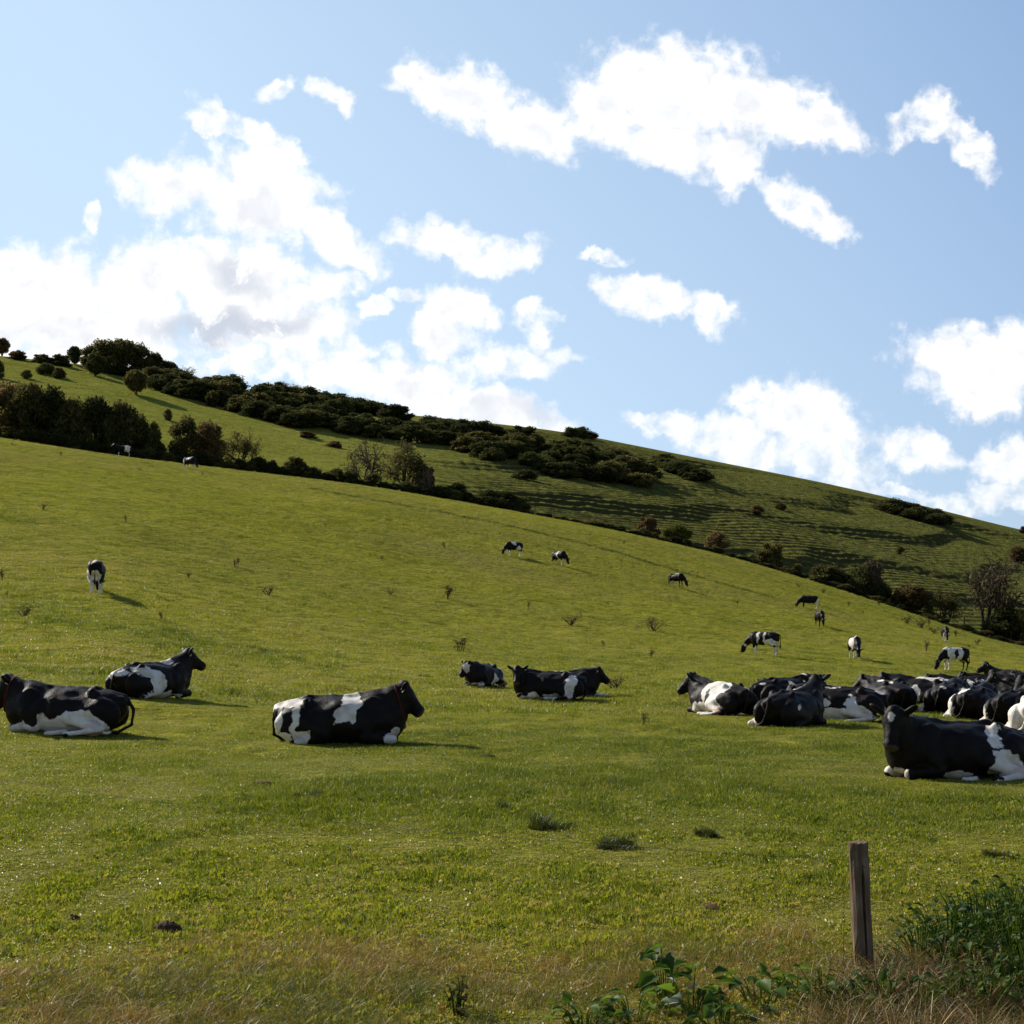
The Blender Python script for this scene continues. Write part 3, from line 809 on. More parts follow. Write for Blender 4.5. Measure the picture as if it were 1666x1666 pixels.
def instance_on(name, P, rot, scl, tint, idx, protos):
    """one object: points carrying rotation, scale and tint, with the tufts instanced on them"""
    me = bpy.data.meshes.new(name); me.vertices.add(len(P)); me.vertices.foreach_set('co', np.asarray(P, np.float32).ravel())
    for nme, arr in (('rotz', rot), ('tint', tint)): fattr(me, nme, arr)
    a = me.attributes.new('scl', 'FLOAT_VECTOR', 'POINT'); a.data.foreach_set('vector', np.asarray(scl, np.float32).ravel())
    a = me.attributes.new('pick', 'INT', 'POINT'); a.data.foreach_set('value', np.asarray(idx, np.int32))
    o = link(bpy.data.objects.new(name, me))
    g = bpy.data.node_groups.new(name+'_nodes', 'GeometryNodeTree')
    g.interface.new_socket('Geometry', in_out='INPUT', socket_type='NodeSocketGeometry')
    g.interface.new_socket('Geometry', in_out='OUTPUT', socket_type='NodeSocketGeometry')
    gi = g.nodes.new('NodeGroupInput'); go = g.nodes.new('NodeGroupOutput')
    gtoi = g.nodes.new('GeometryNodeGeometryToInstance')
    for p in reversed(protos):
        oi = g.nodes.new('GeometryNodeObjectInfo'); oi.inputs['Object'].default_value = p; oi.inputs['As Instance'].default_value = True
        g.links.new(oi.outputs['Geometry'], gtoi.inputs[0])
    ip = g.nodes.new('GeometryNodeInstanceOnPoints')
    def at(n_, t):
        a_ = g.nodes.new('GeometryNodeInputNamedAttribute'); a_.data_type = t; a_.inputs[0].default_value = n_; return a_.outputs[0]
    cx = g.nodes.new('ShaderNodeCombineXYZ'); g.links.new(at('rotz', 'FLOAT'), cx.inputs[2])
    # join keeps one instance per tuft kind
    jn = g.nodes.new('GeometryNodeJoinGeometry')
    for nd in [n for n in g.nodes if n.bl_idname == 'GeometryNodeObjectInfo']:
        pass
    g.nodes.remove(gtoi)
    for nd in [n for n in g.nodes if n.bl_idname == 'GeometryNodeObjectInfo']:
        g.links.new(nd.outputs['Geometry'], jn.inputs[0])
    g.links.new(gi.outputs[0], ip.inputs['Points']); g.links.new(jn.outputs[0], ip.inputs['Instance'])
    ip.inputs['Pick Instance'].default_value = True
    g.links.new(at('pick', 'INT'), ip.inputs['Instance Index']); g.links.new(cx.outputs[0], ip.inputs['Rotation']); g.links.new(at('scl', 'FLOAT_VECTOR'), ip.inputs['Scale'])
    g.links.new(ip.outputs[0], go.inputs[0])
    md = o.modifiers.new('scatter', 'NODES'); md.node_group = g
    return o

def make_grass():
    rng = np.random.default_rng(11)
    GM = blade_mat('grass_blade', GR_STOPS); DM = blade_mat('dry_grass_blade', DRY_STOPS, .3, .45)
    A = [tuft_mesh('grass_tuft', rng, 18, .055, .02, .060, .0042, .9, GM) for _ in range(4)]
    A += [leafy_mesh('clover_tuft', rng, 16, .06, .035, .016, GM)]
    Bf = [tuft_mesh('sward_tuft', rng, 34, .16, .025, .075, .0075, .9, GM, 2) for _ in range(4)]
    Ff = [tuft_mesh('slope_tuft', rng, 40, .34, .04, .12, .017, .9, GM, 2) for _ in range(3)]
    def sample(n, y0, y1, pw, margin=130):
        u = rng.random(n); e = 2-pw
        Y = (y0**e+u*(y1**e-y0**e))**(1/e) if abs(e) > 1e-6 else y0*(y1/y0)**u
        px = rng.uniform(-margin, 1666+margin, n)
        return px2x(px, Y), Y, px
    allP, R_, S_, T_, I_ = [], [], [], [], []
    protos = A+Bf+Ff
    for (n, y0, y1, pw, lo, cnt, hs, mg) in ((165000, 5.0, 17, 1.4, 0, 5, 1., 850), (105000, 14, 40, 1.6, 5, 4, .8, 400), (125000, 34, 225, 1.25, 9, 3, 1., 160)):
        x, y, px = sample(n, y0, y1, pw, mg)
        keep = y < _yb(px)-.5
        x, y = x[keep], y[keep]; m = len(x)
        z = ground(x, y)
        pat = fbm(x*.45, y*.45, 0, 3, 41)*.6+fbm(x*2.3, y*1.6, 0, 3, 43)*.6; pat2 = fbm(x*.09, y*.09, 0, 2, 42)
        sz = np.clip(.72+1.5*pat, .3, 2.4)*rng.uniform(.45, 1.55, m)
        tint = np.clip(.46-.42*pat+.26*pat2+rng.normal(size=m)*.19, 0, 1); tint = np.where(rng.random(m) < .025, rng.uniform(.8, 1, m), tint)
        tint = np.clip(tint+.07*np.clip((y-25)/40, 0, 1)+(.06 if lo == 5 else 0), 0, 1)
        tint = np.where(y < 12, tint+np.clip((12-y)/3., 0, 1)*.16*(1+1.5*fbm(x*.7, y*.7, 0, 2, 19)), tint)
        allP.append(np.stack([x, y, z], 1)); R_.append(rng.uniform(0, 6.283, m))
        S_.append(np.stack([np.ones(m), np.ones(m), sz*hs], 1)*np.where(rng.random(m) < .5, 1, .8)[:, None])
        T_.append(tint); I_.append(lo+rng.integers(0, cnt, m))
    o = instance_on('grass', np.concatenate(allP), np.concatenate(R_), np.concatenate(S_), np.concatenate(T_), np.concatenate(I_), protos)
    tag(o, 'short green pasture grass covering the near field', 'grass', kind='stuff')
    # long dry verge grass in front
    D = [tuft_mesh('dry_tuft', rng, 26, .09, .05, .17, .004, 1.2, DM, 4) for _ in range(4)]
    D += [tuft_mesh('stem_tuft', rng, 6, .07, .12, .34, .0028, .8, DM, 4) for _ in range(3)]
    n = 20500
    x, y, px = sample(n, 5.4, 10.6, 1.2, 500)
    edge = 9.5+1.3*fbm(x*.9, y*.5, 0, 3, 8)+.25*np.clip((px-1250)/300, 0, 1)
    pr = np.clip((edge-y)/1.6, 0, 1)**1.3*.62*np.clip(1-(px > 690)*(px < 1330)*np.clip((7.75-y)/.3, 0, 1)*.75, 0, 1)*np.clip(1-(px > 1330)*.75, 0, 1)
    green = (px > 640)*(px < 1000)*np.clip((8.2-y)/.6, 0, 1)+(px > 250)*(px < 620)*np.clip((7.9-y)/.5, 0, 1)*.6
    k = rng.random(n) < pr
    x, y, px, green = x[k], y[k], px[k], green[k]; m = len(x)
    tint = np.clip(.42+.55*fbm(x*1.4, y*1.4, 0, 3, 77)+rng.normal(size=m)*.2-.45*green, 0, 1)
    idx = rng.integers(0, 7, m); idx = np.where((idx > 3) & (rng.random(m) < .45), idx-4, idx)
    s = rng.uniform(.4, 1.05, m)*np.clip((edge[k]-y)/1.6+.3, .3, .9)
    o = instance_on('dry_grass', np.stack([x, y, ground(x, y)], 1), rng.uniform(0, 6.28, m), np.stack([s, s, s], 1), tint, idx, D)
    tag(o, 'long brown and straw coloured verge grass along the bottom of the field', 'dry grass', kind='stuff')
    # tangle of dead stems round and to the right of the post
    n = 1500
    px = rng.normal(1500, 130, n); y = rng.uniform(6.4, 8.45, n)
    k = (px > 1270) & (px < 2200) & (px > 1270+(y-6.4)*60); px, y = px[k], y[k]
    x = px2x(px, y); m = len(x); s = rng.uniform(.55, 1.15, m)
    Tn = [tuft_mesh('dead_stem', rng, 9, .13, .07, .26, .0042, 1.6, blade_mat('dead_stem_blade', DEAD_STOPS, .15, .5), 5) for _ in range(4)]
    o = instance_on('dead_bramble_stems', np.stack([x, y, ground(x, y)], 1), rng.uniform(0, 6.28, m), np.stack([s, s, s*.9], 1), np.clip(rng.normal(.46, .30, m), 0, 1), rng.integers(0, 4, m), Tn)
    tag(o, 'tangled heap of dead brown stems around the post foot', 'dead stems', kind='stuff')
    return GM, DM
# ------------------------------------------------------------------ the cattle
H1 = .021
def cow_lie(px, py, rz, label, ops, seed, dy=.42, h=H1, sc=1.0, collar=False, bell=False, yadd=0., star=False, **pose):
    x, y, z = near_pt(px, py, dy+yadd)
    # follow the cross slope gently
    r = math.radians(rz)
    return build_cow(lying_prims(**pose), ops, seed, h, (x, y, z-.02), r, label, collar, sc, bell=bell, star=star)
def cow_stand(px, py, rz, label, ops, seed, h=.032, sc=1.0, **pose):
    x, y, z = near_pt(px, py, .1)
    return build_cow(standing_prims(**pose), ops, seed, h, (x, y, z-.02), math.radians(rz), label, False, sc, tags=False)
LEGW = [('w', (.7, 0, .0), (.6, .5, .11))]
def cattle():
    L = cow_lie
    L(106, 1197, 178, 'black and white cow with red neck strap lying at the left edge, facing left',
      [('w', (.05, .45, .13), (.72, .34, .23)), ('w', (-.33, .44, .28), (.20, .22, .17)), ('w', (.55, .3, .04), (.42, .3, .10)), ('w', (.93, .2, .05), (.35, .4, .10)), ('w', (-.45, .5, .05), (.35, .3, .12)), ('w', (-.62, .45, .08), (.2, .2, .13)),
       ('b', (-.02, .42, .46), (.34, .2, .20)), ('b', (-.38, .45, .42), (.13, .12, .08)), ('b', (.45, .4, .28), (.17, .22, .13))], 3, s=1, y1=-4, y2=-8, y3=6, pitch=.95, collar=True, rise=.06, tail=-.07)
    L(249, 1137, 54, 'black cow with white diagonal flank lying behind the leftmost cow, head facing right',
      [('w', (-.22, -.35, .32), (.20, .3, .32)), ('w', (-.45, -.2, .55), (.30, .25, .12)), ('w', (-.80, 0, .52), (.22, .25, .10)), ('w', (.28, 0, .74), (.17, .14, .07)), ('w', (.0, -.4, .05), (.6, .3, .10)),
       ('b', (-.62, 0, .70), (.15, .2, .10)), ('b', (-.72, -.35, .30), (.26, .3, .21))], 5, s=1, y1=-6, y2=-14, y3=-22, pitch=.62, rise=.16, sc=1.0)
    L(556, 1214, 1, 'large cow lying alone facing right, white shoulder patch and red collar, left of centre',
      [('w', (.17, -.15, .62), (.14, .5, .22)), ('w', (.10, -.35, .42), (.20, .2, .13)), ('w', (-.80, 0, .62), (.42, .35, .10)), ('w', (-.60, -.3, .55), (.055, .3, .14)), ('w', (-.64, -.42, .3), (.045, .25, .22)), ('w', (-.55, -.45, .12), (.12, .2, .12)), ('w', (-.90, -.3, .42), (.055, .25, .22)), ('w', (-.80, -.3, .12), (.12, .25, .14)),
       ('w', (.76, -.2, .07), (.15, .2, .13)), ('b', (-.35, -.1, .66), (.16, .4, .06))], 7, s=1, y1=2, y2=6, y3=8, pitch=.85, collar=True, bell=True, rise=.08, sc=1.07)
    L(785, 1118, -112, 'cow facing the camera with white feet and rump, lying just left of the ears-out cow',
      [('w', (-.85, .1, .4), (.35, .6, .5)), ('w', (.78, 0, .06), (.3, .5, .11)), ('w', (.0, .42, .2), (.14, .2, .2)), ('w', (.95, -.14, .62), (.16, .10, .2))], 9, s=1, y1=-25, y2=-45, y3=-40, pitch=1.0, h=.03, dy=.5, sc=.98)
    L(892, 1139, 174, 'black ears-out cow lying side-on near the centre, face turned straight to the camera',
      [('w', (.38, .4, .08), (.18, .3, .14)), ('w', (-.12, .45, .08), (.25, .3, .10)), ('w', (-.62, .3, .32), (.12, .4, .38)), ('w', (.45, .2, .0), (.5, .4, .07))], 11, s=1, y1=35, y2=62, y3=88, pitch=.95, rise=.06, h=.025)
    L(920, 1136, 10, 'cow lying behind the ears-out cow, facing right with one foreleg stretched out',
      [('w', (-.1, -.1, .68), (.22, .3, .09)), ('w', (.25, -.35, .3), (.13, .3, .3)), ('w', (-.2, -.3, .4), (.16, .3, .3)), ('w', (1.0, -.2, .05), (.35, .15, .12))], 13, s=-1, y1=0, y2=-4, y3=-8, pitch=.75, ext=-1, h=.025, yadd=1.1)
    L(1170, 1163, 121, 'cow lying apart at the herd\'s left end, white back, black rump, facing left',
      [('w', (-.22, .22, .55), (.40, .42, .36)), ('w', (.05, .45, .1), (.55, .35, .2)), ('w', (-.35, .48, .2), (.25, .3, .25)), ('w', (.85, .1, .32), (.1, .12, .14)),
       ('b', (-.75, -.1, .3), (.33, .5, .33)), ('b', (-.1, .42, .42), (.06, .12, .2)), ('w', (-.78, -.1, .55), (.12, .06, .08))], 15, s=1, y1=8, y2=20, y3=36, pitch=.72, h=.024, rise=.06)
    L(1280, 1158, 28, 'all dark cow lying behind the black cow with pale hind feet, rump to the left',
      [('w', (-.1, -.4, .5), (.09, .2, .18)), ('w', (.50, 0, .78), (.14, .12, .05)), ('w', (-.75, -.1, .6), (.12, .1, .06)), ('w', (-.6, -.5, .0), (.4, .3, .05))], 17, s=-1, y1=-5, y2=-20, y3=-60, pitch=.9, h=.026, rise=-.06, yadd=1.3)
    L(1292, 1185, 52, 'black cow with pale hind feet and small white fleck on its back, seen from behind',
      [('w', (-.60, .52, .12), (.38, .2, .24)), ('w', (-.45, .62, .05), (.4, .2, .14)), ('w', (-.55, -.38, .46), (.07, .10, .06)), ('w', (.5, .15, .78), (.12, .1, .07))], 19, s=1, y1=0, y2=10, y3=25, pitch=.7, h=.023, rise=.16, dy=.7, splay=.05)
    L(1362, 1181, 166, 'white-bellied cow lying between the pale-footed cow and the biggest foreground cow',
      [('w', (-.30, .42, .32), (.13, .25, .22)), ('w', (-.05, .45, .10), (.75, .35, .17)), ('w', (-.42, .5, .15), (.33, .3, .18)), ('w', (.15, -.02, .72), (.22, .16, .05)), ('w', (-.85, .0, .56), (.16, .1, .07)), ('w', (.3, .35, .4), (.25, .1, .08))], 21, s=1, y1=0, y2=0, y3=10, pitch=.8, h=.024, yadd=1.5, rise=-.1)
    L(1440, 1162, 104, 'plain black cow lying behind the head of the big foreground cow', [('w', (-.45, .1, .66), (.16, .12, .05)), ('w', (.1, .0, .72), (.12, .14, .05)), ('w', (-.5, .45, .1), (.3, .3, .12))], 23, s=1, y1=15, y2=30, y3=60, pitch=.8, h=.027, rise=.0, yadd=1.3)
    L(1551, 1270, 196, 'biggest nearest cow, black with white thigh patch, lying at the right edge facing left',
      [('w', (-.48, .46, .12), (.28, .28, .18)), ('w', (-.42, .45, .28), (.13, .2, .13)), ('w', (-.42, .24, .60), (.10, .14, .15)), ('w', (-.37, .35, .44), (.06, .1, .12)), ('w', (.12, .45, .03), (.24, .3, .09)), ('w', (-.15, .6, .0), (.4, .25, .06)), ('w', (.80, .2, .09), (.09, .2, .11)), ('w', (.72, -.2, .09), (.14, .2, .11)),
       ('b', (-.60, .32, .42), (.15, .2, .09)), ('w', (1.02, .27, .93), (.05, .04, .05))], 27, s=1, y1=14, y2=24, y3=44, pitch=1.12, rise=.10, h=.0185, dy=.5, star=True)
    L(1497, 1151, 152, 'cow with white patch on its back lying beside the dry thistle behind the herd',
      [('w', (-.25, .0, .7), (.40, .20, .10)), ('w', (.0, .4, .35), (.14, .2, .2)), ('w', (-.55, .42, .3), (.22, .2, .26))], 29, s=1, y1=5, y2=15, y3=10, pitch=.75, h=.027, rise=.0, yadd=.6)
    L(1545, 1166, 62, 'cow in the herd with narrow white hind leg and grey mark, seen from behind',
      [('w', (-.55, .50, .2), (.3, .13, .26)), ('w', (-.35, .64, .05), (.3, .12, .12)), ('w', (-.35, -.38, .42), (.24, .1, .10)), ('w', (-.8, .0, .56), (.12, .1, .06))], 31, s=1, y1=-10, y2=-25, y3=-60, pitch=.7, h=.026, dy=.7, rise=-.05)
    L(1592, 1172, 58, 'cow seen from behind in the herd with a broad white hind leg and haunch',
      [('w', (-.58, .42, .3), (.36, .22, .34)), ('w', (-.35, .6, .06), (.4, .2, .14)), ('w', (-.62, .12, .62), (.2, .14, .09))], 33, s=1, y1=10, y2=30, y3=50, pitch=.8, h=.026, dy=.7, rise=-.08)
    L(1563, 1141, 168, 'dark cow in the herd\'s back row, only its head and back showing',
      [('w', (-.5, .2, .6), (.15, .1, .06)), ('w', (-.1, .3, .55), (.25, .2, .14))], 35, s=1, y1=0, y2=0, y3=10, pitch=.7, h=.028, rise=-.05, yadd=1.0)
    L(1617, 1143, 160, 'black cow with pale hip bone just below the highest resting cow',
      [('w', (-.48, .25, .60), (.10, .1, .07)), ('w', (-.1, .4, .45), (.16, .1, .05)), ('w', (-.55, .4, .3), (.25, .3, .22))], 37, s=1, y1=5, y2=12, y3=18, pitch=.75, h=.028, rise=.0, yadd=.5)
    L(1637, 1120, 128, 'highest resting cow near the right edge, pale flank patch, head up facing left',
      [('w', (.05, .42, .32), (.13, .2, .26))], 39, s=1, y1=15, y2=30, y3=50, pitch=.62, h=.028, rise=.2, yadd=.3)
    L(1662, 1184, 48, 'cow with pink udder and white belly, head turned back, near the right edge',
      [('w', (-.45, .45, .22), (.55, .3, .36)), ('w', (-.3, .6, .05), (.6, .3, .16)), ('w', (.2, .4, .3), (.3, .16, .3))], 41, s=1, y1=45, y2=90, y3=150, pitch=.95, h=.024, dy=.75, rise=.16)
    L(1697, 1198, 58, 'white-legged cow cut off by the right edge behind the biggest cow',
      [('w', (-.6, .25, .35), (.6, .6, .5)), ('w', (-.3, .6, .05), (.6, .3, .2)), ('b', (.3, -.3, .6), (.5, .4, .3))], 43, s=1, y1=0, y2=0, y3=0, pitch=.8, h=.024, dy=.75)
    L(1672, 1150, 150, 'black cow at the right edge behind the cow with the pink udder', [('w', (0, .4, .1), (.4, .3, .1))], 45, s=1, y1=5, y2=10, y3=20, pitch=.8, h=.03, yadd=.6)
    T = cow_stand
    WL = [('w', (.53, 0, .15), (.3, .4, .42)), ('w', (-.75, 0, .12), (.3, .4, .40))]
    T(157, 967, 101, 'grazing cow with white hind legs alone on the left slope, seen from behind',
      WL+[('w', (-.75, 0, .6), (.25, .2, .5)), ('w', (-.8, 0, 1.36), (.4, .12, .08)), ('w', (-.75, .3, .7), (.4, .1, .35))], 51, y1=0, sc=1.04)
    T(200, 742, 200, 'white-backed cow standing with its head up beside the dark hedge at upper left', WL+[('w', (-.5, 0, 1.0), (.45, .5, .6)), ('w', (1.3, 0, 1.5), (.25, .2, .2))], 53, graze=False, h=.045, y1=15, y3=25)
    T(309, 763, -40, 'grazing cow by the hedge at upper left, to the right of the white-backed cow', WL+[('w', (-.8, 0, .8), (.2, .5, .5)), ('w', (.1, 0, 1.3), (.15, .5, .3))], 55, h=.045, y1=0)
    T(836, 905, -146, 'dappled cow grazing high on the middle slope, left of the pair', WL+[('w', (.1, 0, 1.2), (.3, .4, .25)), ('w', (-.4, 0, .8), (.4, .4, .25))], 57, h=.045)
    T(910, 920, -52, 'grazing cow high on the middle slope with one white band behind its shoulder', WL+[('w', (.05, 0, 1.0), (.12, .6, .6))], 59, h=.045)
    T(1101, 956, -48, 'dark cow grazing alone on the upper slope right of centre', [('w', (-.5, 0, .6), (.4, .3, .2)), ('w', (.1, 0, 1.36), (.2, .3, .1)), ('w', (-.7, 0, .2), (.2, .4, .3))], 61, h=.045)
    T(1316, 991, 176, 'black cow with pale hind legs grazing side-on near the far edge of the slope', [('w', (-.7, 0, .55), (.25, .4, .55)), ('w', (-.9, 0, .9), (.12, .3, .3))], 63, h=.045)
    T(1334, 1019, -88, 'black cow grazing towards the camera just below the side-on black one', [('w', (-.2, 0, 1.36), (.2, .15, .08)), ('w', (.2, 0, .6), (.3, .2, .15))], 65, h=.045)
    T(1242, 1066, 150, 'dappled cow with white hind legs grazing side-on above the herd\'s left end',
      WL+[('w', (.25, 0, 1.1), (.10, .6, .45)), ('w', (-.15, 0, 1.1), (.08, .6, .5)), ('w', (-.5, 0, .75), (.4, .5, .3)), ('w', (1.1, 0, .62), (.1, .15, .12))], 67, h=.035)
    T(1391, 1071, -92, 'grazing cow with white shoulders and a reddish-black back coming towards the camera', WL+[('w', (.2, 0, 1.0), (.55, .7, .6)), ('b', (-.1, 0, 1.25), (.8, .17, .3))], 69, h=.035)
    T(1538, 1043, -98, 'tiny cow grazing near the hedge at far right with white forelegs', WL+[('w', (.6, 0, .5), (.3, .4, .4))], 71, h=.045)
    T(1553, 1091, 203, 'mostly white cow with a black head and rump grazing above the herd', WL[:1]+[('w', (.15, 0, 1.1), (.62, .7, .75)), ('b', (.1, .3, 1.0), (.12, .2, .3)), ('b', (-.75, 0, 1.1), (.3, .6, .5)), ('b', (.95, 0, .8), (.25, .4, .5))], 73, h=.035)

# ------------------------------------------------------------------ trees, hedge and scrub
def trees():
    lb = 'dark scrub bush in the thicket along the ridge at upper left'
    # skyline wood
    for (px, b, w, h, kd, m, l) in (
        (3, 578, 26, 30, 'round', RUST_M, 'reddish tree cut off by the left edge on the skyline'),
        (28, 585, 34, 17, 'thicket', RUST_M, 'low skyline bush next to the reddish tree at the left edge'),
        (66, 591, 34, 17, 'thicket', HAW_M, 'small lone bush on the skyline between the left edge and the wood'),
        (98, 595, 38, 20, 'thicket', HAW_M, 'thin grey bush just left of the dark tree on the skyline'),
        (122, 594, 26, 30, 'round', GORSE_M, 'dark leaning tree at the left end of the skyline wood')):
        far_plant(px, b, w, h, kd, l, 'tree', 'tree', mat=m)
    for (px, b, w, h) in ((148, 602, 40, 40), (172, 606, 52, 54), (198, 609, 56, 57), (226, 612, 54, 52), (252, 614, 44, 40), (275, 618, 38, 30)):
        far_plant(px, b, w, h, 'bush', 'broad tree in the domed wood on the skyline at upper left', 'tree', 'tree', group='trees of the domed wood on the skyline')
    far_plant(155, 612, 34, 38, 'round', 'round lone tree with a visible trunk in front of the domed wood', 'tree', 'hawthorn_tree', mat=GORSE_M)
    far_plant(222, 642, 40, 40, 'round', 'egg-shaped lone bush below and right of the round lone tree', 'bush', 'hawthorn_bush')
    far_plant(76, 610, 36, 22, 'gorse', 'wide dark bush on the grass left of the round lone tree', 'bush', 'bush')
    far_plant(97, 616, 22, 20, 'thicket', 'ragged small bush touching the wide dark bush', 'bush', 'bush')
    far_plant(43, 616, 18, 15, 'bush', 'small round bush on the bank near the left edge', 'bush', 'bush')
    far_plant(-4, 616, 26, 30, 'bush', 'bush cut by the left edge above the hedge trees', 'bush', 'bush')
    far_plant(274, 684, 16, 18, 'bush', 'little lone bush on the sunlit bank above the hedge', 'bush', 'bush')
    far_plant(456, 630, 46, 24, 'tree', 'spreading russet tree rising from the ridge thicket', 'tree', 'tree', mat=RUST_M)
    far_plant(482, 634, 40, 26, 'tree', 'taller russet tree at the right end of the russet pair on the ridge', 'tree', 'tree', mat=RUST_M)
    far_plant(377, 624, 26, 24, 'bush', 'dark knob-shaped tree standing out of the ridge thicket', 'tree', 'tree', mat=GORSE_M)
    far_plant(300, 612, 34, 22, 'bare', 'thin bare tree on the skyline right of the domed wood', 'tree', 'bare_tree')
    far_plant(345, 662, 26, 26, 'bush', 'pale bush at the lower edge of the ridge thicket', 'bush', 'bush')
    far_plant(368, 664, 22, 22, 'bush', 'darker bush beside the pale bush at the lower edge of the ridge thicket', 'bush', 'bush', mat=GORSE_M)
    rng = random.Random(5)
    def band(x0, x1, up, lo, n, w, h, label, group, kinds=('gorse', 'thicket', 'thicket'), mats=None):
        for i in range(n):
            px = x0+(x1-x0)*(i+rng.random())/n
            f = rng.random()
            a, b = np.interp(px, *zip(*up)), np.interp(px, *zip(*lo))
            s = rng.uniform(.75, 1.3)
            k = rng.choice(kinds)
            far_plant(px, a+(b-a)*f+h*.35, w*s*1.5, h*s*1.25, k, label, 'bush', 'gorse_bush' if k == 'gorse' else 'scrub_bush', group=group, mat=(rng.choice(mats) if mats else GORSE_M))
    band(248, 545, [(248, 612), (300, 622), (400, 634), (470, 637), (545, 655)], [(248, 622), (300, 640), (345, 648), (400, 668), (450, 682), (500, 696), (545, 690)], 62, 36, 22, lb, 'bushes of the ridge thicket', mats=(GORSE_M, GORSE_M, HAW_M))
    band(525, 645, [(525, 648), (645, 674)], [(525, 655), (645, 678)], 12, 30, 17, 'low dark bush in the tapering tail of the thicket along the crest', 'bushes along the crest')
    band(562, 692, [(562, 688), (692, 704)], [(562, 700), (640, 710), (692, 722)], 17, 32, 20, 'dark bush in the short band of scrub below the crest, left of the long band', 'bushes of the short scrub band')
    band(700, 1048, [(700, 694), (760, 704), (850, 712), (930, 732), (1000, 750), (1048, 770)], [(700, 712), (780, 740), (860, 765), (950, 775), (1048, 788)], 64, 34, 21, 'dark bush in the long scrub band running down the middle of the far hill', 'bushes of the long scrub band', kinds=('gorse', 'thicket', 'thicket'), mats=(GORSE_M, GORSE_M, GORSE_M, HAW_M))
    band(1078, 1143, [(1078, 750), (1143, 768)], [(1078, 762), (1143, 784)], 11, 26, 15, 'dark bush in the small clump right of the long scrub band', 'bushes of the small clump')
    band(1442, 1528, [(1442, 824), (1528, 840)], [(1442, 832), (1528, 852)], 15, 27, 15, 'dark bush in the clump on the right shoulder of the far hill', 'bushes of the right shoulder clump', kinds=('gorse',))
    for (px, b, w, h) in ((930, 712, 30, 20), (948, 713, 32, 22), (962, 714, 22, 14)):
        far_plant(px, b, w, h, 'gorse', 'dark bush of the tight clump alone on the bare skyline crest', 'bush', 'gorse_bush', group='bushes alone on the crest')
    far_plant(855, 780, 44, 18, 'gorse', 'low flat bush below the middle of the long scrub band', 'bush', 'bush')
    far_plant(1270, 829, 20, 13, 'gorse', 'tiny dark bush by itself on the terraces right of centre', 'bush', 'bush')
    far_plant(1232, 838, 22, 15, 'bush', 'small brown bush left of the tiny dark bush on the terraces', 'bush', 'bush', mat=RUST_M)
    far_plant(1464, 902, 14, 13, 'bush', 'tiny lone bush low on the terraces at right', 'bush', 'bush')
    far_plant(1655, 915, 34, 26, 'bush', 'brown bush on the terraces cut by the right edge', 'bush', 'bush', mat=RUST_M)
    far_plant(1664, 868, 12, 12, 'bush', 'bush on the skyline at the right edge', 'bush', 'bush', mat=RUST_M)
    for (px, b) in ((500, 712), (545, 728)):
        far_plant(px, b, 30, 12, 'thicket', 'small brown bush under the right end of the ridge thicket', 'bush', 'bush', group='brown bushes under the thicket', mat=RUST_M)
    for (px, b) in ((190, 610), (207, 613), (220, 616), (240, 618), (262, 622)):
        far_plant(px, b, 34, 20, 'gorse', 'low dark undergrowth bush at the foot of the domed skyline wood', 'bush', 'bush', group='undergrowth of the domed wood')
    # hedge trees beyond the brow, left
    for (px, t, w, k, m) in ((-25, 618, 70, 'tree', RUST_M), (12, 620, 74, 'bush', RUST_M), (50, 624, 66, 'bush', HAW_M), (86, 632, 64, 'bush', GORSE_M), (120, 634, 62, 'thicket', HAW_M), (156, 646, 62, 'bush', GORSE_M),
                             (188, 640, 62, 'thicket', HAW_M), (216, 660, 60, 'bush', HAW_M), (243, 676, 54, 'thicket', GORSE_M)):
        brow_plant(px, t, w, k, 'tall dark hedge tree in the shaded row at the left, beyond the field', 'tree', 'hedge_tree', dy=9+rng.random()*4, group='tall hedge trees at the left', mat=m)
    brow_plant(300, 680, 56, 'bush', 'rounded hedge tree, left one of the two that stand clear after the tall row', 'tree', 'hedge_tree', dy=8, mat=HAW_M)
    brow_plant(338, 676, 52, 'thicket', 'reddish hedge tree, right one of the two that stand clear after the tall row', 'tree', 'hedge_tree', dy=8, mat=RUST_M)
    brow_plant(398, 704, 62, 'tree', 'open twiggy hedge tree leaning right of the two clear hedge trees', 'tree', 'hedge_tree', dy=8)
    brow_plant(482, 738, 50, 'thicket', 'low twiggy bush in the hedge left of the two spreading trees', 'bush', 'hedge_bush', dy=6)
    brow_plant(600, 716, 78, 'bare', 'spreading half-bare tree with pale branches, left of two beyond the brow', 'tree', 'spreading_tree', dy=14, mat=TWIG_M)
    brow_plant(660, 722, 84, 'tree', 'darker spreading tree, right of two beyond the brow', 'tree', 'spreading_tree', dy=12)
    brow_plant(693, 748, 44, 'thicket', 'twiggy bush at the foot of the darker spreading tree', 'bush', 'bush', dy=12, mat=TWIG_M)
    for (px, t, w) in ((742, 785, 50), (800, 797, 50), (825, 800, 44), (846, 808, 34)):
        brow_plant(px, t, w, 'bush', 'dark hedge bush in the cluster just left of the distant fence posts', 'bush', 'hedge_bush', dy=6, group='hedge bushes left of the fence posts', mat=GORSE_M)
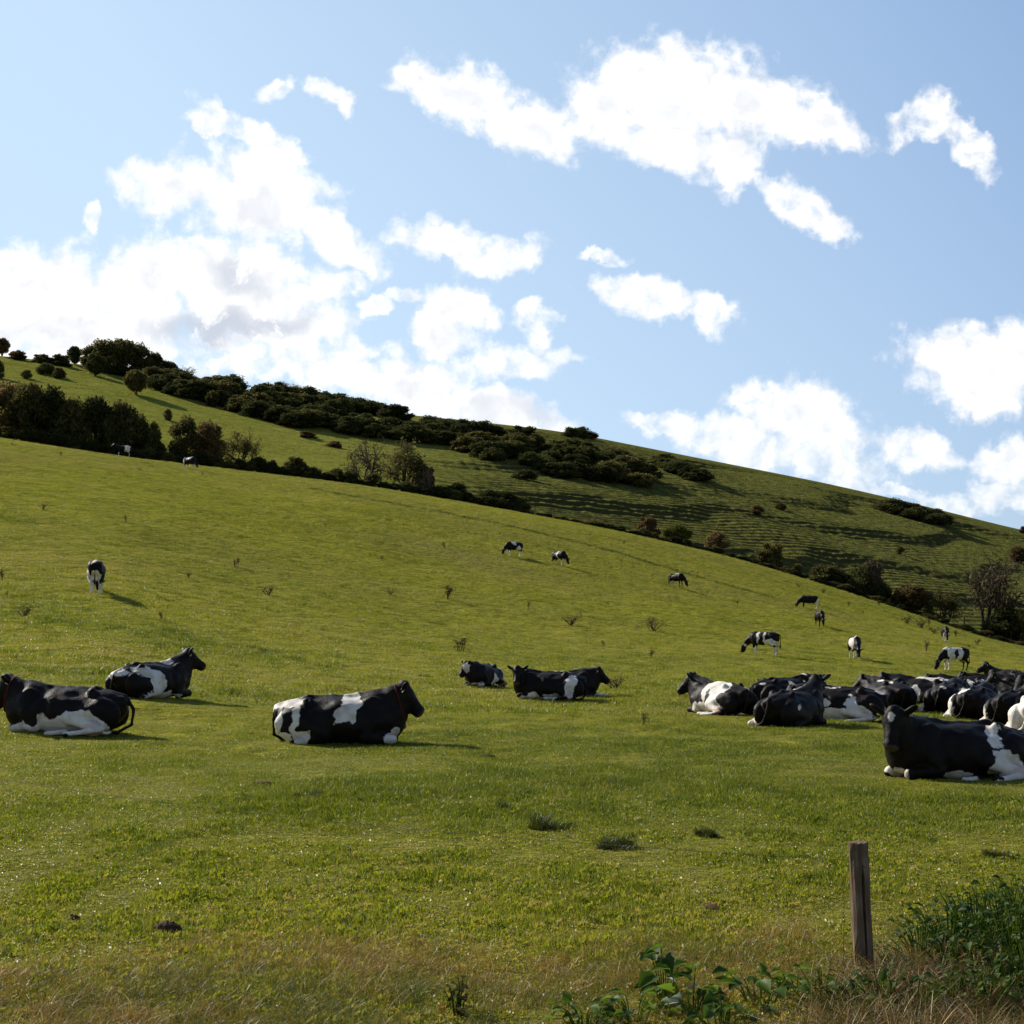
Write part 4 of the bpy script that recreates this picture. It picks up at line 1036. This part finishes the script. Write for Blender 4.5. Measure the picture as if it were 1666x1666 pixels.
    for (px, t, w, k, m, l) in (
        (1053, 838, 30, 'thicket', RUST_M, 'thin reddish bush, first of the row standing beyond the brow right of centre'),
        (1104, 857, 38, 'round', GREEN_M, 'yellow-green round tree, second of the row beyond the brow'),
        (1166, 868, 32, 'bush', RUST_M, 'small brown-topped bush right of the yellow-green round tree'),
        (1253, 880, 42, 'thicket', HAW_M, 'ragged brown tree standing alone beyond the brow above the dappled cow'),
        (1297, 922, 20, 'bush', HAW_M, 'tiny bush right of the ragged brown tree'),
        (1348, 918, 54, 'thicket', HAW_M, 'leaning twiggy tree at the left of the dense group beyond the brow'),
        (1368, 940, 30, 'bush', HAW_M, 'short bush under the leaning twiggy tree'),
        (1397, 926, 46, 'bush', GORSE_M, 'dark tree in the middle of the dense group beyond the brow'),
        (1419, 908, 34, 'thicket', TWIG_M, 'thin tall tree behind the dark tree of the dense group'),
        (1433, 952, 30, 'bush', GORSE_M, 'small dark bush ending the dense group on its right'),
        (1458, 968, 18, 'bush', HAW_M, 'very small bush between the dense group and the russet tree'),
        (1483, 955, 54, 'round', RUST_M, 'rounded russet tree beyond the brow at right'),
        (1537, 966, 58, 'tree', HAW_M, 'wide many-stemmed tree right of the rounded russet tree'),
        (1603, 914, 84, 'bare', TWIG_M, 'tallest tree at right, nearly bare with a straight trunk'),
        (1636, 990, 62, 'bush', GORSE_M, 'dense dark bush at the foot of the tallest bare tree'),
        (1668, 985, 50, 'thicket', HAW_M, 'bush cut by the right edge beside the dense dark bush')):
        brow_plant(px, t-4, w*1.22, k, l, 'tree' if w > 30 else 'bush', 'hedge_tree' if w > 30 else 'hedge_bush', dy=7+rng.random()*3, mat=m)
    # continuous low hedge
    px = -40
    while px < 1700:
        if px < 470: hh = rng.uniform(14, 26)
        elif px < 850: hh = rng.uniform(12, 24)
        elif px < 960: hh = rng.uniform(2, 6)
        else: hh = rng.uniform(5, 13)
        w = rng.uniform(22, 40)
        top = float(_brow(px))-hh
        brow_plant(px, top, w, rng.choice(('gorse', 'bush', 'thicket')), 'low dark bush in the hedge bottom running along the brow of the field', 'bush', 'hedge_bush', dy=3.5+rng.random()*2, group='low bushes of the hedge bottom', mat=rng.choice((GORSE_M, GORSE_M, HAW_M, RUST_M if px > 850 else GORSE_M)))
        px += w*.62

# ------------------------------------------------------------------ small things in the field
WOOD = simple_mat('weathered_wood', (.16, .115, .075), .85, var=.45, scale=14)
def post_material():
    m, nt = newmat('post_wood')
    tc = N(nt, 'ShaderNodeTexCoord').outputs['Object']
    mp = N(nt, 'ShaderNodeMapping', {'Vector': tc, 'Scale': (26, 26, 1.6)}).outputs[0]
    g = NOISE(nt, mp, 2.0, 8, .65); s = NOISE(nt, tc, 7, 4)
    c = RAMP(nt, g, [(.3, (.045, .032, .022)), (.5, (.135, .098, .066)), (.7, (.25, .195, .14))])
    c = MIX(nt, RAMP(nt, s, [(.45, (0, 0, 0)), (.62, (.7, .7, .7))]), c, (.10, .065, .038))
    b = N(nt, 'ShaderNodeBump', {'Strength': .8, 'Distance': .006, 'Height': g}).outputs[0]
    p = N(nt, 'ShaderNodeBsdfPrincipled', {'Base Color': c, 'Roughness': .9, 'Specular IOR Level': .1, 'Normal': b}); OUT(nt, p.outputs[0]); return m
def near_flat(px, Y): x = px2x(px, Y); return x, Y, gz(x, Y)
def details(GM, DM):
    rng = np.random.default_rng(3)
    # post: a cleft stake with a split down its face
    x, y, z = near_flat(1406, 8.2)
    PM = post_material()
    prof = [(-.047, -.018), (-.036, -.036), (-.018, -.045), (-.004, -.047), (.003, -.028), (.010, -.047), (.026, -.043), (.041, -.032), (.049, -.010), (.046, .022), (.028, .043), (-.004, .048), (-.034, .036), (-.048, .010)]
    V, Q = [], []; n = len(prof); lv = [0, .08, .16, .26, .36, .46, .54, .61, .67, .712]
    for k, h in enumerate(lv):
        for j, (a, b) in enumerate(prof):
            w = 1.02+.05*math.sin(h*13+j*1.7)+.03*math.sin(h*41+j*3.1)
            dd = b
            if j == 4: dd = b*(.95 if h < .1 else (.5 if h < .55 else 1.25))
            if j == 4 and h > .6: dd = -.046
            tz = h+(.004*math.sin(j*2.1) if k == len(lv)-1 else 0)
            V.append((a*w, dd*w, tz))
    for k in range(len(lv)-1):
        for j in range(n): Q.append((k*n+j, k*n+(j+1) % n, (k+1)*n+(j+1) % n, (k+1)*n+j))
    cx = len(V); V.append((0, .002, .714)); T = [((len(lv)-1)*n+j, (len(lv)-1)*n+(j+1) % n, cx) for j in range(n)]
    p = empty('fence_post', (x, y, z-.02)); p.rotation_euler = (math.radians(1), math.radians(-3.2), math.radians(8))
    obj('post', mesh_np('post', V, Q, [PM], smooth=False, T=T), p)
    pt = np.array([x, y, z])
    NM = simple_mat('rusty_wire', (.06, .05, .04), .8, 0.)
    v, q = tube_np([(.0, -.046, .60), (.0, -.054, .60), (.012, -.056, .59), (.012, -.046, .59)], [.002]*4, 5)
    obj('staple', mesh_np('staple', v, q, [NM]), p)
    tag(p, 'short weathered split wooden post leaning left in the long grass at lower right', 'fence post')
    v, q = tube_np([(1398, 0, 0)], [1], 3) if False else tube_np([(0, 0, 0), (.004, 0, .12), (-.004, 0, .27)], [.0016, .0013, .0006], 5)
    o = obj('pale_grass_stem', mesh_np('stem', v, q, [DM])); o.location = (x-.055, y+.25, z+.50); tag(o, 'thin pale stem sticking up behind the top of the wooden post', 'stem')
    o.location = (x-.055, y+.25, z); o.scale = (1, 1, 2.95)
    # single wire running left from the post
    xs = []
    top = np.array([x-.035, y-.05, z+.60])
    end = np.array(near_flat(-120, 14.5)); end[2] += .55
    for i in range(41):
        t = i/40; pnt = top*(1-t)+end*t; pnt[2] -= .10*4*t*(1-t); xs.append(pnt)
    v, q = tube_np(xs, [.0014]*41, 5)
    o = obj('fence_wire', mesh_np('fence_wire', v, q, [NM])); tag(o, 'thin slack wire running left across the field from the wooden post', 'wire')
    # distant posts
    for (px, hpx, l) in ((871, 12, 'left of two distant fence posts on the brow'), (900, 14, 'right of two distant fence posts on the brow'),):
        xx, yy, zz = brow_pt(px, -1.0 if px == 871 else -2.0)
        h = hpx*yy/F
        v, q = tube_np([(0, 0, -.1), (0, 0, h*.6), (.01, 0, h)], [.10, .095, .085], 7)
        e = empty('fence_post', (xx, yy, zz)); obj('post', mesh_np('far_post', v, q, [WOOD]), e)
        v, q = tube_np([(-.1, -.1, h*.8), (.1, -.1, h*.8)], [.012, .012], 4); obj('staple', mesh_np('staple', v, q, [NM]), e)
        tag(e, 'small dark '+l, 'fence post')
    xx, yy, zz = brow_pt(1569, 8); h = EYE+(HOR-1003)/F*yy-zz
    v, q = tube_np([(0, 0, -.1), (0, 0, h*.6), (.02, 0, h)], [.13, .12, .10], 7)
    o = obj('gate_post', mesh_np('gate_post', v, q, [WOOD])); o.location = (xx, yy, zz); tag(o, 'grey post standing left of the tallest bare tree beyond the brow', 'fence post')
    # weeds on the slope
    WM = leaf_mat('dead_weed', [(.055, .040, .022), (.10, .070, .038), (.16, .11, .06)], .15)
    def weed_mesh(seed, wide):
        r = np.random.default_rng(seed); parts = []; tips = []
        for i in range(9 if wide else 4):
            a = r.uniform(0, 6.28); l = r.uniform(.3, .9) if wide else r.uniform(.05, .3)
            hh = r.uniform(.55, 1.)
            p0 = np.array([r.normal()*.05, r.normal()*.05, -.03]); p1 = p0+np.array([math.cos(a)*l*.25, math.sin(a)*l*.25, hh*.55]); p2 = p0+np.array([math.cos(a)*l*.6, math.sin(a)*l*.6, hh])
            parts.append(tube_np([p0, p1, p2], [.022, .015, .006], 4)); tips += [p1, p2, (p1+p2)/2]
            for _ in range(3):
                b = p1+(p2-p1)*r.random(); c = b+r.normal(size=3)*.14+np.array([0, 0, .1]); parts.append(tube_np([b, c], [.008, .004], 3)); tips.append(c)
        tips = np.array(tips); c = tips[r.integers(0, len(tips), 150)]+r.normal(size=(150, 3))*.05
        parts.append(leaf_quads(c, .06, r, 1.6))
        return mesh_np('weed', *join_np(parts), [WM], smooth=False)
    WMs = [weed_mesh(1, True), weed_mesh(2, False), weed_mesh(3, True), weed_mesh(4, False), weed_mesh(5, True)]
    weeds = [(205, 850, 14, 0), (70, 829, 12, 1), (124, 710, 8, 1), (383, 922, 16, 1), (307, 942, 12, 1), (437, 968, 18, 1), (40, 1003, 22, 1), (3, 945, 20, 0), (10, 972, 12, 0),
             (730, 975, 24, 1), (723, 892, 12, 0), (928, 1017, 20, 1), (1063, 1027, 26, 1), (748, 1060, 26, 1), (1060, 1070, 14, 1), (1001, 1122, 28, 1), (1048, 1180, 22, 0), (262, 1010, 16, 0), (621, 912, 10, 0),
             (860, 990, 12, 0), (982, 1052, 12, 0), (1200, 985, 9, 0), (1458, 1115, 22, 1), (1508, 1060, 20, 0), (1512, 1018, 14, 0), (1238, 1113, 14, 1), (635, 968, 10, 1), (430, 1063, 10, 1), (1610, 1040, 8, 1),
             (1430, 985, 10, 1), (1475, 1015, 16, 1), (1498, 1022, 18, 1), (1520, 1031, 14, 1), (1555, 1036, 12, 1), (1590, 1050, 12, 1), (1380, 985, 8, 1), (1340, 965, 8, 1), (1300, 955, 7, 1), (1404, 1000, 8, 0), (1015, 885, 6, 1), (960, 872, 6, 0), (330, 774, 6, 0), (228, 766, 6, 1), (20, 726, 7, 0), (100, 742, 9, 0)]
    first = True
    for i, (px, py, hp, wd) in enumerate(weeds):
        xx, yy, zz = near_pt(px, py)
        e = bpy.data.objects.new('weed', WMs[(i*2) % 5 if wd else (1, 3)[i % 2]]); link(e)
        hh = hp*yy/F*.9; e.location = (xx, yy, zz); e.scale = (hh*(1.9 if wd else 1.2),)*2+(hh,); e.rotation_euler = (0, 0, i*1.3)
        if hp >= 20: l = {1063: 'wide brown dead thistle right of centre above the camera-facing cow', 748: 'brown dead thistle just behind the small cow resting upslope', 1001: 'dry thistle beside the muzzle of the cow with the stretched foreleg', 40: 'reddish dead weed clump low at the left edge of the slope',
                          730: 'forked dead weed in the middle of the slope', 1048: 'thin dead stalk in the grass left of the herd', 1458: 'dry thistle behind the back row of the herd', 3: 'dead weed cut by the left edge', 928: 'dead weed between the forked weed and the wide thistle', 1508: 'upright dead stalk left of the mostly white grazing cow'}.get(px, 'dead weed on the slope')
        else: l = None
        if l and l != 'dead weed on the slope': tag(e, l, 'weed', 'dead weeds on the slope')
        else: tag(e, 'small brown dead weed dotted on the grazed slope', 'weed', 'small dead weeds dotted on the slope')
    # rough line across the slope (old fence line)
    pts = [(505, 790), (560, 800), (640, 815), (700, 825), (800, 845), (860, 858), (950, 880), (1000, 892), (1060, 912), (1130, 932), (1200, 952), (1260, 968)]
    P = []
    for i in range(700):
        t = rng.random(); px = 505+755*t; py = np.interp(px, *zip(*pts))+5+rng.normal()*.8
        P.append((px, py))
    P = np.array(P); Ppts = np.array([near_pt(a, b) for a, b in P])
    m = len(Ppts)
    RT = [tuft_mesh('rough_tuft', rng, 26, .32, .08, .22, .03, .8, GM, 3) for _ in range(3)]
    o = instance_on('rough_grass', Ppts, rng.uniform(0, 6.28, m), np.repeat(rng.uniform(.5, 1.3, m)[:, None], 3, 1), np.clip(rng.normal(.1, .2, m), 0, 1), rng.integers(0, 3, m), RT)
    tag(o, 'line of rough dark grass along the old bank crossing the upper slope', 'rough grass', kind='stuff')
    # tussocks
    GT = blade_mat('tussock_blade', [(0, (.030, .040, .008)), (.35, (.07, .08, .014)), (.7, (.15, .14, .03)), (1, (.24, .19, .08))])
    for (px, py, wpx, hpx, l) in ((900, 1352, 60, 26, 'rough tussock of dark grass, large and loose, left of the near tussock'), (1012, 1381, 62, 20, 'darkest flat tussock of grass right below the field centre'), (820, 1322, 22, 16, 'small upright dark tussock left of the loose one'),
                                  (1152, 1362, 30, 15, 'small dark tussock right of the darkest flat tussock'), (506, 1299, 40, 12, 'flat dark tussock below the lone middle cow'), (1620, 1397, 36, 14, 'dark tussock near the right edge above the nettles'), (790, 1335, 26, 10, 'low olive tussock left of the loose tussock')):
        xx, yy, zz = near_pt(px, py); w = wpx*yy/F; hh = max(hpx*yy/F*.95, .06)
        r = np.random.default_rng(px)
        t = tuft_mesh('tussock', r, 420, w*.5, hh*.3, hh*1.0, .006, 1.1, GT, 3)
        vv = np.empty(len(t.data.vertices)*3, np.float32); t.data.vertices.foreach_get('co', vv); vv = [vv.reshape(-1, 3)]; allq = []
        for kk in range(3):
            t2 = tuft_mesh('tussock', r, 170, w*.22, hh*.5, hh*1.5, .006, .8, GT, 3).data
            v2 = np.empty(len(t2.vertices)*3, np.float32); t2.vertices.foreach_get('co', v2)
            v2 = v2.reshape(-1, 3)+np.array([r.uniform(-.5, .5)*w, r.uniform(-.5, .5)*w, 0]); vv.append(v2)
        nb = [420, 170, 170, 170]; o_ = 0; QQ = []; TT = []
        for n_ in nb:
            for i_ in range(n_):
                b_ = o_+i_*7; QQ += [(b_, b_+1, b_+3, b_+2), (b_+2, b_+3, b_+5, b_+4)]; TT.append((b_+4, b_+5, b_+6))
            o_ += n_*7
        t = bpy.data.objects.new('grass_tussock', mesh_np('tussock', np.concatenate(vv), QQ, [GT], smooth=False, T=TT))
        link(t); t.location = (xx, yy, zz); t.name = 'grass_tussock'; tag(t, l, 'tussock')
    # dung and mole hills
    DU = simple_mat('dung', (.05, .028, .016), .8, var=.5, scale=30)
    for (px, py, wpx, hpx, l) in ((272, 1520, 50, 14, 'dark crumbly molehill in the grass at lower left'), (792, 1233, 26, 4, 'flat brown cow pat in the middle of the near field'), (430, 1277, 36, 4, 'flat dark cow pat below and left of the lone middle cow'), (1165, 1484, 44, 6, 'flat dark bare patch of dung in front of the post'), (120, 1500, 20, 4, 'small dark cow pat at far lower left')):
        xx, yy, zz = near_pt(px, py); w = wpx*yy/F*.5; hh = max(hpx*yy/F, .03)
        Vb, Qb = uv_ball(1., 16); nn = fbm(Vb[:, 0]*3+px, Vb[:, 1]*3, Vb[:, 2]*3, 4, 5)
        n2 = fbm(Vb[:, 0]*9+px, Vb[:, 1]*9, Vb[:, 2]*9, 3, 6); Vb = Vb*(1+.45*nn[:, None]+.3*n2[:, None])*np.array([w, w*.8, hh])
        o = obj('molehill' if 'molehill' in l else 'cow_pat', mesh_np('dung', Vb, Qb, [DU])); o.location = (xx, yy, zz+.01); tag(o, l, 'molehill' if 'molehill' in l else 'cow pat')
        if 'molehill' in l:
            pass
    # broad-leaved verge plants
    LM = leaf_mat('dock_leaf', [(.035, .075, .008), (.08, .145, .012), (.18, .26, .02)], .55, .5, spec=.15)
    LP = leaf_mat('pale_leaf_shine', [(.30, .32, .26), (.45, .46, .40), (.6, .6, .55)], .2, .4)  # whitish shine painted as the leaf colour
    def big_leaf(c, d, up, L, W, fold=.25):
        d = d/np.linalg.norm(d); s = np.cross(d, up); s /= np.linalg.norm(s); u = np.cross(s, d)
        V, Q = [], []; k = 6
        for i in range(k+1):
            t = i/k; w = W*(math.sin(math.pi*min(t*.93+.05, 1))**.7)*(1+.18*math.sin(i*2.4)); c0 = c+d*L*t-u*L*.35*t*t
            V += [c0-s*w*.5+u*w*fold, c0-s*w*.25+u*w*fold*.35, c0, c0+s*w*.25+u*w*fold*.35, c0+s*w*.5+u*w*fold]
        for i in range(k):
            for j in range(4): Q.append((i*5+j, i*5+j+1, i*5+j+6, i*5+j+5))
        return np.array(V), np.array(Q)
    def leafy_plant(px, Y, n, L, H, label, name, seed, mat=LM, spread=1.0, pale=0):
        r = np.random.default_rng(seed); parts = []; palep = []; stems = []
        for i in range(n):
            a = r.uniform(0, 6.28); hh = H*r.uniform(.15, 1); rad = spread*r.uniform(.1, 1)
            b = np.array([math.cos(a)*rad*.35, math.sin(a)*rad*.35, -.02]); c = np.array([math.cos(a)*rad, math.sin(a)*rad, hh])
            stems.append(tube_np([b, (b+c)/2+np.array([0, 0, .03]), c], [.004, .003, .002], 4))
            d = np.array([math.cos(a+r.normal()*.6), math.sin(a+r.normal()*.6), r.uniform(-.2, .7)]); up = np.array([r.normal()*.4, r.normal()*.4, 1.])
            l = L*r.uniform(.6, 1.2)
            (palep if i < pale else parts).append(big_leaf(c, d, up, l, l*r.uniform(.6, .9)))
        x_, y_, z_ = near_flat(px, Y)
        e = empty(name, (x_, y_, z_))
        obj('leaves', mesh_np('leaves', *join_np(parts), [mat]), e); obj('stems', mesh_np('stems', *join_np(stems), [LM]), e)
        if palep: tag(obj('pale_leaves', mesh_np('pale_leaves', *join_np(palep), [LP]), e), 'leaves with a whitish shine')
        tag(e, label, 'plant'); return e
    leafy_plant(1085, 7.55, 16, .11, .27, 'bright green broad-leaved plant at the bottom edge, tallest of the row', 'broad_leaved_plant', 1, spread=.12)
    leafy_plant(1125, 7.3, 15, .085, .22, 'leafy plant with whitish shining leaves at the bottom centre right', 'broad_leaved_plant', 2, spread=.13, pale=3)
    leafy_plant(1030, 7.2, 22, .07, .13, 'low dark green leafy plant at the bottom edge left of the bright one', 'broad_leaved_plant', 3, spread=.17)
    leafy_plant(1240, 7.45, 18, .085, .15, 'green leafy plant at the bottom between the shining-leaved plant and the dead stems', 'broad_leaved_plant', 4, spread=.16)
    leafy_plant(1295, 7.6, 14, .075, .15, 'small leafy plant touching the left of the dead stem heap', 'broad_leaved_plant', 14, spread=.12)
    leafy_plant(950, 7.15, 20, .06, .10, 'low leafy weed at the bottom edge below the field centre', 'broad_leaved_plant', 5, spread=.17)
    leafy_plant(1175, 7.1, 22, .07, .12, 'low leafy plant on the bottom edge under the shining-leaved plant', 'broad_leaved_plant', 15, spread=.2)
    BRM = leaf_mat('bramble_leaf', [(.025, .050, .010), (.050, .088, .014), (.10, .12, .025)], .4, .6, spec=.12)
    for i, (px, Y, n, H) in enumerate(((1340, 7.5, 40, .16), (1385, 7.3, 45, .16), (1440, 7.4, 45, .18), (1490, 7.3, 50, .2), (1550, 7.4, 50, .2), (1600, 7.4, 60, .24), (1450, 8.3, 30, .14), (1500, 8.5, 60, .22), (1545, 8.9, 70, .24), (1590, 9.2, 90, .3), (1635, 9.0, 90, .34), (1560, 8.2, 70, .22), (1610, 8.3, 80, .28), (1655, 8.3, 90, .36), (1690, 8.8, 80, .4), (1640, 7.6, 60, .26), (1690, 7.8, 70, .32), (1570, 9.5, 50, .2), (1640, 9.8, 70, .26), (1500, 9.3, 30, .12))):
        leafy_plant(px, Y, int(n*.95), (.032, .042, .052)[i % 3], H*1.05, 'green bramble in the leafy bank at the lower right corner', 'bramble', 20+i, mat=BRM, spread=.22, pale=0)['group'] = 'brambles of the lower right bank'
    # yellow flower
    YM = simple_mat('yellow_petals', (.85, .42, .01), .5); x_, y_, z_ = near_flat(719, 7.22)
    r = np.random.default_rng(9); e = empty('yellow_flower', (x_, y_, z_))
    v, q = tube_np([(0, 0, -.02), (.01, 0, .03), (.0, 0, .055)], [.003]*3, 5); obj('stem', mesh_np('fstem', v, q, [LM]), e)
    parts = [leaf_quads(np.array([[math.cos(a)*.012*s_, math.sin(a)*.012*s_, .06+.004*s_] for a in np.linspace(0, 6.28, 14)]), .016, r, 1.6) for s_ in (1, .6)]
    obj('petals', mesh_np('petals', *join_np(parts), [YM]), e); tag(e, 'bright yellow flower at the bottom edge left of centre', 'flower')
    leafy_plant(745, 7.35, 22, .045, .17, 'dark upright weed beside the yellow flower', 'verge_weed', 41, spread=.09, mat=HAW_M)
make_world(); make_camera(); make_ground()
trees()
cattle()
GM, DM = make_grass()
details(GM, DM)
